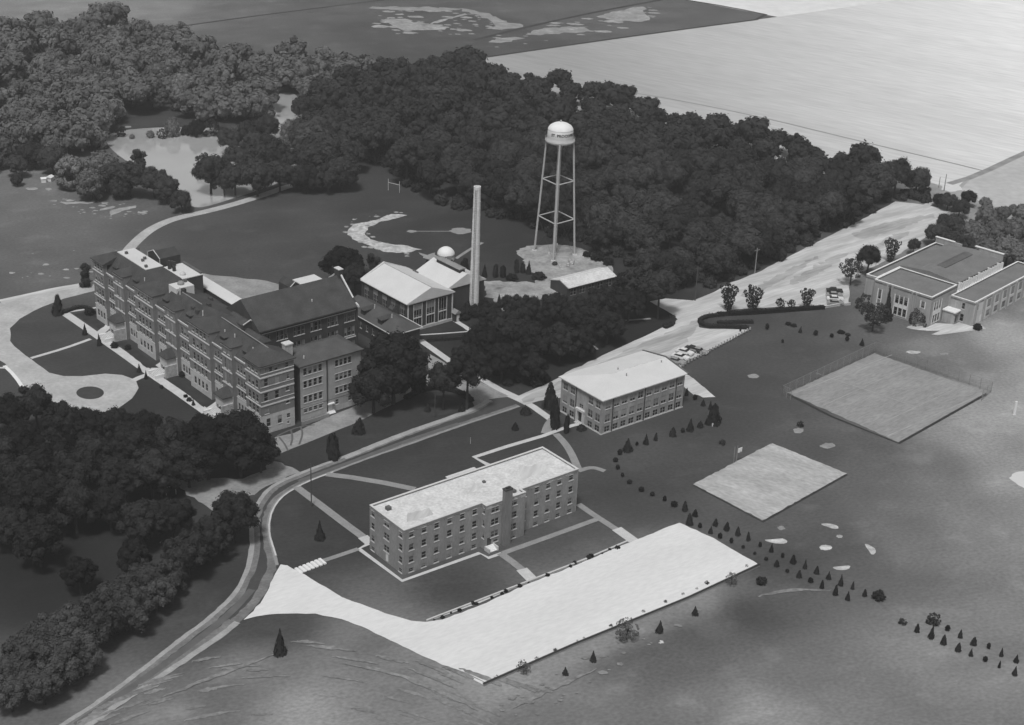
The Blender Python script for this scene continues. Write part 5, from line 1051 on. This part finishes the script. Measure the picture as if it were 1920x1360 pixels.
for (px, py, r), lb in ranked([(98,300,26),(60,292,24),(30,312,20),(226,352,20),(32,336,12)], '%s leafy tree from the left at the edge of the left field', lambda q: q[0]): tree(px, py, r, 'round', lb, 'trees at the edge of the left field', 2.0)
# evergreens
conifer(108, 590, 22, 40, 'fat', 'stout evergreen beside the front drive corner')
for px, py, w, h, lb in ((159,628,9,21,'first small pointed evergreen along the front walk from the drive'),(187,648,9,22,'small pointed evergreen at the left porch walk crossing'),(261,698,9,18,'small pointed evergreen left of the middle porch walk'),(274,711,8,19,'small pointed evergreen right of the middle porch walk'),(363,760,8,14,'small evergreen near the right end of the front walk')): conifer(px, py, w, h, 'cone', lb)
for px, py, w, h, k, lb in ((673,812,28,34,'fat','low dark evergreen between service lane and road'),(626,862,22,50,'column','tall dark column evergreen above the road'),(600,1012,18,42,'cone','narrow dark evergreen on the lawn inside the road bend'),(525,1226,30,54,'cone','pointed dark evergreen below the parking lot mouth'),(802,772,14,20,'fat','left of two round evergreens in the oval'),(866,771,14,20,'fat','right of two round evergreens in the oval'),(966,806,16,16,'fat','low spreading evergreen on the lawn by the junction'),(986,776,24,20,'fat','dark rounded bush at the lawn corner of the junction'),
    (1041,804,16,52,'column','taller of the two column evergreens at the hall entrance'),(1061,812,11,36,'column','shorter of the two column evergreens at the hall entrance'),(1032,765,27,54,'fat','large dark evergreen against the side of the white roofed hall'),(1090,806,22,16,'fat','dark spreading bush beside the hall entrance steps'),(1338,794,26,46,'fat','dense clipped evergreen cluster at the turn of the row')): conifer(px, py, w, h, k, lb)
ge = 'evergreens planted in the row round the white roofed hall'; le = 'small evergreen in the row curving round the white roofed hall'
HALLROW = [(1177,846,20,25),(1162,853,10,12),(1154,866,10,10),(1158,880,10,10),(1167,894,9,9),(1180,907,10,10),(1202,921,11,10),(1223,930,9,9),(1246,940,7,12),(1264,950,12,12),(1194,836,7,10),(1211,833,12,21),(1229,826,10,15),(1261,818,13,19),(1280,811,8,10),(1294,808,16,25),(1313,801,12,15),(1327,796,12,15),(1332,768,11,17),(1318,761,9,12),(1303,750,10,13),(1287,742,8,16)]
for lo, hi, fm, ks in ((796, 852, '%s evergreen from the left along the front of the white roofed hall', lambda q: q[0]), (0, 796, '%s evergreen from the back, round the right end of the white roofed hall', lambda q: q[1]), (852, 2000, '%s evergreen from the hall in the row down to the lot corner', lambda q: q[1])):
    for (px, py, w, h), lb in ranked([q for q in HALLROW if lo <= q[1] < hi], fm, ks): conifer(px, py, w, h, RT_.choice(('fat', 'fat', 'cone')), lb, ge)
gr = 'evergreens in the double row across the right field'; lr = 'small pointed evergreen in the double row across the right field'
UPR, LOR, UP2, LO2 = [], [], [], []
for px, py, w, h in ((1284,958,11,20),(1303,968,10,17),(1293,984,11,23),(1312,990,8,11),(1341,986,9,15),(1362,994,12,16),(1383,1004,11,18),(1403,1014,9,20),(1425,1026,8,12),(1446,1035,8,18),(1467,1046,8,11),(1487,1056,11,17),(1509,1066,10,17),(1531,1076,10,16),(1553,1086,10,17),(1576,1098,10,24),(1598,1105,7,14),(1621,1118,10,15),
    (1332,1000,9,15),(1350,1010,8,13),(1371,1019,8,12),(1393,1028,7,8),(1415,1040,6,7),(1436,1051,7,8),(1456,1062,9,15),(1476,1073,8,8),(1498,1083,10,15),(1520,1092,10,10),(1541,1103,10,16),(1566,1116,9,19),(1589,1125,10,17),
    (1719,1185,11,19),(1745,1197,11,24),(1769,1208,11,20),(1796,1221,12,16),(1820,1230,10,14),(1847,1241,9,11),(1873,1252,6,13),(1902,1266,12,17),(1776,1183,9,11),(1800,1196,8,17),(1825,1209,11,17),(1853,1217,8,12),(1877,1231,8,15),(1905,1242,11,17)):
    if px < 1700: (UPR if py < 958 + (px - 1284) * .474 + 14 else LOR).append((px, py, w, h))
    else: (UP2 if py < 1183 + (px - 1776) * .457 + 8 else LO2).append((px, py, w, h))
for lst, fm in ((UPR, '%s evergreen of the upper row, counted from the parking lot corner'), (LOR, '%s evergreen of the lower row, counted from the parking lot corner'), (UP2, '%s evergreen of the upper row after the gap in the rows'), (LO2, '%s evergreen of the lower row after the gap in the rows')):
    for (px, py, w, h), lb in ranked(lst, fm, lambda q: q[0]): conifer(px, py, w, h, RT_.choice(('fat', 'fat', 'cone')), lb, gr)
for px, py, r, k, lb in ((1647,1118,12,'near','round dark bush at the end of the double evergreen row'),(1427,1090,10,'near','lone round dark bush below the corner of the parking lot'),(1692,1166,8,'loose','faint thin bush in the gap of the evergreen row'),(1750,1162,14,'loose','open dark bush beside the restarting evergreen row'),(1354,830,7,'loose','small loose bush on the lawn between hall and court'),(1500,796,7,'loose','small loose bush beside the larger court')): shrub(px, py + r*.5, r, lb, None, k, .9)
for (px, py, r), lb in ranked([(285,258,6),(305,256,8),(325,254,9),(350,253,10),(372,253,10),(395,254,10),(418,254,9),(440,255,9),(462,252,9),(480,247,8),(245,258,6),(225,255,7)], '%s dark bush from the left, added for the reflection at the far pond bank', lambda q: q[0]): shrub(px + RT_.uniform(-4, 4), py + RT_.uniform(-2, 3), r*RT_.uniform(.8, 1.7), lb, 'bushes added for the dark reflection at the far bank of the pond', RT_.choice(('near', 'left', 'loose')), RT_.uniform(.8, 1.6))  # bushes added to give the pond its dark reflected band
for px, py, w, h, lb in ((1112,1240,13,24,'pointed evergreen below the middle of the parking lot'),(1236,1186,13,22,'pointed evergreen below the right part of the parking lot'),(1303,1153,14,20,'round topped evergreen near the right end of the low wall'),(1060,1265,11,14,'faint small evergreen below the parking lot near the corner')): conifer(px, py, w, h, 'cone', lb)
for px, py, r, lb in ((1176,1180,22,'thin leaved young tree overlapping the lower edge of the parking lot'),(982,1250,13,'faint sapling at the lower corner of the parking lot'),(1372,1086,12,'faint sapling near the right corner of the parking lot')): tree(px, py, r, 'sparse', lb, None, 2.0)
gn = 'small evergreens along the lawn below the hedge'; ln_ = 'small dark evergreen along the lawn below the gymnasium hedge'
for (px, py, w, h), lb in ranked([(1438,618,8,14),(1500,624,8,13),(1529,629,8,13),(1559,633,8,10),(1588,640,8,11),(1616,648,10,14),(1467,643,5,9),(1388,622,4,7)], '%s small evergreen from the left on the lawn below the gymnasium hedge', lambda q: q[0]): conifer(px, py, w, h, 'cone', lb, gn)
for (px, py, r), lb in ranked([(1478,609,6),(1488,612,6),(1577,625,7),(1590,629,5)], '%s low dark shrub from the left below the gymnasium hedge', lambda q: q[0]): shrub(px, py, r, lb, 'low shrubs below the gymnasium hedge', 'near', .5)
ga = 'evergreens round the tower yard'; la = 'dark upright evergreen along the tower yard'
for (px, py, w, h), lb in ranked([(908,520,12,28),(928,520,11,26),(943,520,11,24),(969,512,9,26),(980,512,9,20),(991,514,14,26),(872,506,10,24),(877,518,12,26),(835,512,9,22),(821,508,12,24),(846,506,9,20),(802,500,8,14),(868,508,9,20),(936,576,12,26)], '%s dark upright evergreen from the left round the tower yard', lambda q: q[0]): conifer(px, py, w, h, 'column' if w < 12 else 'cone', lb, ga)
shrub(1010, 522, 14, 'low spreading dark bush beside the tower yard', None, 'near', .5); shrub(960, 524, 12, 'low dark bush under the yard evergreens', None, 'near', .5)
for (px, py, r), lb in ranked([(875,575,14),(868,590,14),(890,585,14),(905,575,14),(880,560,14),(864,572,12)], '%s dark shrub from the left at the foot of the smokestack', lambda q: q[0]): shrub(px, py + 8, r, lb, 'shrubs at the foot of the smokestack', 'near', 1.0)
for (px, py, r), lb in ranked([(1120,484,12),(1100,478,8),(1140,492,10)], '%s dark shrub from the left beside the tower mound', lambda q: q[0]): shrub(px, py + 4, r, lb, 'shrubs beside the tower mound', 'near', .9)
for (px, py, r), lb in ranked([(930,704,8),(952,722,10),(970,716,8),(985,700,12),(1005,722,14),(948,690,8),(1020,715,12)], '%s dark shrub from the left along the walk by the junction clump', lambda q: q[0]): shrub(px, py, r, lb, 'shrubs at the edge of the clump', 'near', .8)
for k in range(22):
    t = (k + RT_.uniform(-.6, .6))/22; shrub(818 + (1180-818)*t + RT_.uniform(-3, 3), 1163 + (1017-1163)*t + RT_.uniform(-1.5, 2), RT_.uniform(2.2, 5.5), nth(k) + ' small shrub from the left along the parking lot kerb', 'shrubs along the parking lot kerb', 'near', .8)
for k in range(15):
    t = (k + RT_.uniform(-.4, .4))/14.5; shrub(940 + (1420-940)*t, 1266 + (1056-1266)*t + RT_.uniform(-3, 0), RT_.uniform(2, 5), nth(k) + ' scrubby weed from the left along the low parking lot wall', 'weeds along the parking lot wall', 'sparse' if k % 3 else 'loose', .9)
for (px, py, r), lb in ranked([(355,752,5),(348,745,4),(303,728,4),(428,715,12),(436,728,12),(472,742,13),(405,720,6),(168,590,9),(215,652,7),(240,655,6),(330,690,8),(343,706,7)], '%s dark shrub from the left in the beds before the main hall', lambda q: q[0]): shrub(px, py, r, lb, 'shrubs before the main hall', 'near', .9)

# ================================================================== hedges
def hedge(px, w, h, label, mt=None, dens=9.0):
    pts = smooth_poly(W(px), 2, False); rg = np.random.default_rng(len(px)*7 + int(px[0][0])); x0, y0 = pts[0]
    o = tag(empty('hedge', x0, y0), label, 'hedge'); q = [(a - x0, b2 - y0) for a, b2 in pts]; L, R2 = strip_pts(q, w*.86); obj('body', MB().prism(L + R2[::-1], 0, h*.9), mt or M_needle, o)
    P0, N0 = [], []
    for a, b2 in zip(q[:-1], q[1:]):
        l = math.hypot(b2[0]-a[0], b2[1]-a[1]); n = int(l*dens*(w + 2*h)); d = np.array([b2[0]-a[0], b2[1]-a[1]]) / (l + 1e-6); nn = np.array([-d[1], d[0]]); t = rg.random(n)*l; u = rg.uniform(-1, 1, n); top = rg.random(n) < w/(w + 2*h); sd = np.where(u > 0, 1, -1)
        off_ = np.where(top, u*w/2, sd*w/2*rg.uniform(.9, 1.05, n)); z = np.where(top, h*rg.uniform(.9, 1.08, n), h*rg.random(n))
        P0.append(np.column_stack([a[0] + d[0]*t + nn[0]*off_, a[1] + d[1]*t + nn[1]*off_, z])); nr = np.column_stack([nn[0]*sd*(~top), nn[1]*sd*(~top), top*1.0 + .2]) + rg.normal(size=(n, 3))*.4; N0.append(nr/np.linalg.norm(nr, axis=1)[:, None])
    P0, N0 = np.concatenate(P0), np.concatenate(N0); me = bpy.data.meshes.new('foliage'); me.from_pydata(quads(P0, N0, .17*rg.uniform(.7, 1.3, len(P0)), rg).tolist(), [], [(4*j, 4*j+1, 4*j+2, 4*j+3) for j in range(len(P0))]); me.materials.append(mt or M_needle); link('foliage', me, o)
hedge([(1345,592),(1400,590),(1480,584),(1545,579)], 1.4, 1.1, 'long dark clipped hedge between lawn and gymnasium gravel', M_leafnear, dens=5)
hedge([(1404,617),(1360,614),(1325,614),(1308,605),(1322,596),(1345,593),(1400,588)], 1.4, .9, 'rounded hedge loop enclosing the lawn tongue by the gravel road', M_leafnear, dens=5)
hedge([(1345,608),(1380,606),(1412,606)], 1.4, .9, 'short inner hedge inside the lawn tongue', dens=5)
hedge([(760,749),(790,734),(818,729),(850,734),(873,744),(884,754)], 1.4, 1.1, 'curved dark hedge round the top of the grassy oval')
hedge([(800,640),(840,638),(889,634)], 1.2, .9, 'dark hedge under the retaining wall of the power house lawn')
hedge([(120,588),(150,577),(165,580),(178,590)], 1.0, .9, 'low dark hedge by the far porch of the main hall')
hedge([(1260,596),(1262,610),(1245,616)], 1.6, 1.0, 'dark hedge corner at the turning of the gravel road')

# ================================================================== woods: the nearest trees one by one, the far ones as one mass
def in_poly(x, y, p):
    c = False; n = len(p); j = n - 1
    for i in range(n):
        if (p[i][1] > y) != (p[j][1] > y) and x < (p[j][0]-p[i][0])*(y-p[i][1])/(p[j][1]-p[i][1]) + p[i][0]: c = not c
        j = i
    return c
def scatter(poly, sp, seed, holes=()):
    r = random.Random(seed); xs = [p[0] for p in poly]; ys = [p[1] for p in poly]; out = []; cell = {}
    for _ in range(int((max(xs)-min(xs))*(max(ys)-min(ys))/sp/sp*14)):
        x, y = r.uniform(min(xs), max(xs)), r.uniform(min(ys), max(ys)); k = (int(x//sp), int(y//sp))
        if any((x-a)**2 + (y-b2)**2 < sp*sp for i in (-1, 0, 1) for j in (-1, 0, 1) for a, b2 in cell.get((k[0]+i, k[1]+j), ())): continue
        if not in_poly(x, y, poly) or any(in_poly(x, y, h) for h in holes): continue
        cell.setdefault(k, []).append((x, y)); out.append((x, y))
    return out
wood = W([(566,215),(598,178),(690,156),(770,148),(845,126),(885,122),(905,150),(1040,180),(1200,222),(1350,268),(1440,284),(1560,314),(1650,340),(1700,356),(1750,370),(1735,378),(1680,374),(1600,414),(1510,456),(1420,502),(1330,536),(1285,548),(1230,532),(1180,500),(1130,476),(1085,452),(1040,444),(990,424),(900,398),(850,390),(790,368),(752,340),(735,318),(690,306),(640,316),(590,312),(566,290)])
leftwood = W([(-60,330),(-60,70),(0,78),(60,68),(180,62),(250,72),(330,84),(400,104),(440,126),(500,130),(560,126),(650,130),(720,148),(690,164),(598,186),(566,200),(520,160),(500,196),(486,232),(410,226),(300,222),(215,226),(192,250),(186,280),(120,300),(60,318)])
clear = W([(20,140),(110,122),(120,132),(60,150)]); glade = W([(220,228),(420,228),(480,236),(300,215),(230,212)])
cand = []
for x, y in scatter(wood, 8.2, 5): cand.append((math.hypot(x, y), x, y, 0))
for x, y in scatter(leftwood, 8.6, 6, (clear, glade)): cand.append((math.hypot(x, y), x, y, 1))
cand.sort(); nind = max(0, 296 - TCOUNT[0]); rest = []
names = [('crown among many inside the dense dark wood behind the water tower', 'trees of the wood behind the water tower'), ('crown among many in the hazy woodland behind the pond', 'trees of the woodland behind the pond')]
road_e = W([(1230,532),(1330,536),(1420,502),(1510,456),(1600,414),(1680,374),(1740,376)]); play_e = W([(690,306),(735,318),(752,340),(790,368),(850,390),(900,398),(990,424),(1040,444)]); tow_e = W([(1040,444),(1085,452),(1130,476),(1180,500),(1230,532)])
def along(x, y, ln):
    best = (1e9, 0); s_ = 0
    for a, b2 in zip(ln[:-1], ln[1:]):
        dx, dy = b2[0]-a[0], b2[1]-a[1]; l2 = dx*dx + dy*dy; t = max(0, min(1, ((x-a[0])*dx + (y-a[1])*dy)/l2)); d = math.hypot(x-a[0]-dx*t, y-a[1]-dy*t); best = min(best, (d, s_ + t*math.sqrt(l2))); s_ += math.sqrt(l2)
    return best
LAB = {}
for ln, fm in ((road_e, '%s tree of the wood edge along the gravel road, from the turning'), (play_e, '%s tree of the wood edge above the playing field, from the left'), (tow_e, '%s tree of the wood edge between water tower and turning')):
    it = [(along(x, y, ln)[1], i) for i, (d, x, y, w) in enumerate(cand[:nind]) if w == 0 and i not in LAB and along(x, y, ln)[0] < 8.5]
    for (s_, i), lb in ranked(it, fm, lambda q: q[0]): LAB[i] = lb
front = play_e + tow_e[1:] + road_e[1:]; tiers = {}
for i, (d, x, y, w) in enumerate(cand[:nind]):
    if w == 0 and i not in LAB: dd, s_ = along(x, y, front); tiers.setdefault(max(0, int((dd - 8.5)//8)), []).append((s_, i))
for k, it in tiers.items():
    for (s_, i), lb in ranked(it, '%s tree from the left in the ' + nth(k + 1) + ' rank behind the front edge of the wood', lambda q: q[0]): LAB[i] = lb
for (xx, i), lb in ranked([(x/y, i) for i, (d, x, y, w) in enumerate(cand[:nind]) if w == 1], '%s tree from the left along the front of the pond woodland', lambda q: q[0]): LAB[i] = lb
for i, (d, x, y, w) in enumerate(cand):
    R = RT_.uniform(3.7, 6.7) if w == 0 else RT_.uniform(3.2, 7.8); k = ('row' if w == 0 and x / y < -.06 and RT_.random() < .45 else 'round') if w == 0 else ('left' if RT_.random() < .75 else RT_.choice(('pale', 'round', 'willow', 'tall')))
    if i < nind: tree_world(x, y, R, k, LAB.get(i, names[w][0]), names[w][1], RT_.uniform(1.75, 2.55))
    else: rest.append((x, y, R, w, RT_.uniform(1.6, 2.25)))
def far_mass(name, items, mt, label):
    src = []
    for s in (81, 82, 83, 84, 85): me = build_crown('mass', round_lobes(s, 20, r0=.22, r1=.46, irr=.3), 62, .085, s, mt); v = np.empty(len(me.vertices)*3); me.vertices.foreach_get('co', v); src.append((v.reshape(-1, 3), [np.array(p.vertices[:]) for p in me.polygons])); bpy.data.meshes.remove(me)
    V, Q, Tt = [], [], []; nv = 0; rg = random.Random(4)
    pre = [(v, np.array([f for f in fs if len(f) == 4]), np.array([f for f in fs if len(f) == 3])) for v, fs in src]
    for x, y, R, w, hr in items:
        v, q, t = pre[rg.randrange(5)]; a = rg.uniform(0, 6.28); c, s_ = math.cos(a), math.sin(a); va = rg.uniform(.85, 1.1); zc = R*hr - R*va
        V.append(np.column_stack([(v[:, 0]*c - v[:, 1]*s_)*R + x, (v[:, 0]*s_ + v[:, 1]*c)*R + y, v[:, 2]*R*va + zc])); Q.append(q + nv); Tt.append(t + nv); nv += len(v)
    V, Q, Tt = np.concatenate(V), np.concatenate(Q), np.concatenate(Tt); me = bpy.data.meshes.new(name); me.vertices.add(len(V)); me.vertices.foreach_set('co', V.ravel().astype(np.float32))
    me.loops.add(Q.size + Tt.size); me.loops.foreach_set('vertex_index', np.concatenate([Q.ravel(), Tt.ravel()]).astype(np.int32)); me.polygons.add(len(Q) + len(Tt))
    me.polygons.foreach_set('loop_start', np.concatenate([np.arange(len(Q))*4, Q.size + np.arange(len(Tt))*3]).astype(np.int32)); me.update(calc_edges=True); me.materials.append(mt); tag(link(name, me), label, kind='stuff')
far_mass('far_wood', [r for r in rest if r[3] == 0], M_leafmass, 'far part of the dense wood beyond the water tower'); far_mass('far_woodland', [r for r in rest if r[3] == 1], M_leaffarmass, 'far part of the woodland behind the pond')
und = []; ru = random.Random(8)
for ln, n in ((road_e, 70), (play_e, 60), (tow_e, 30)):
    for _ in range(n):
        i = ru.randrange(len(ln) - 1); t = ru.random(); a, b2 = ln[i], ln[i+1]; dx, dy = b2[0]-a[0], b2[1]-a[1]; l = math.hypot(dx, dy); o_ = ru.uniform(-1, 6)
        und.append((a[0] + dx*t - dy/l*o_, a[1] + dy*t + dx/l*o_, ru.uniform(1.3, 2.9), 0, ru.uniform(1.1, 1.7)))
far_mass('undergrowth', und, M_leafmass, 'low bushes growing along the front edge of the wood')
print('TREES', TCOUNT[0], 'rest', len(rest), 'cand', len(cand))

# ================================================================== summer haze
hz = MB().box(-3100, 3100, -3100, 3300, -1.0, HC + 6)
hm = bpy.data.materials.new('haze'); hm.use_nodes = True; hn = hm.node_tree; hn.nodes.clear(); pv = hn.nodes.new('ShaderNodeVolumePrincipled'); ho = hn.nodes.new('ShaderNodeOutputMaterial')
pv.inputs['Color'].default_value = (.92, .92, .92, 1); pv.inputs['Density'].default_value = 0.00022; pv.inputs['Anisotropy'].default_value = 0.2
hn.links.new(pv.outputs[0], ho.inputs['Volume'])
HAZE = True
if HAZE: tag(obj('haze', hz, hm), kind='stuff')
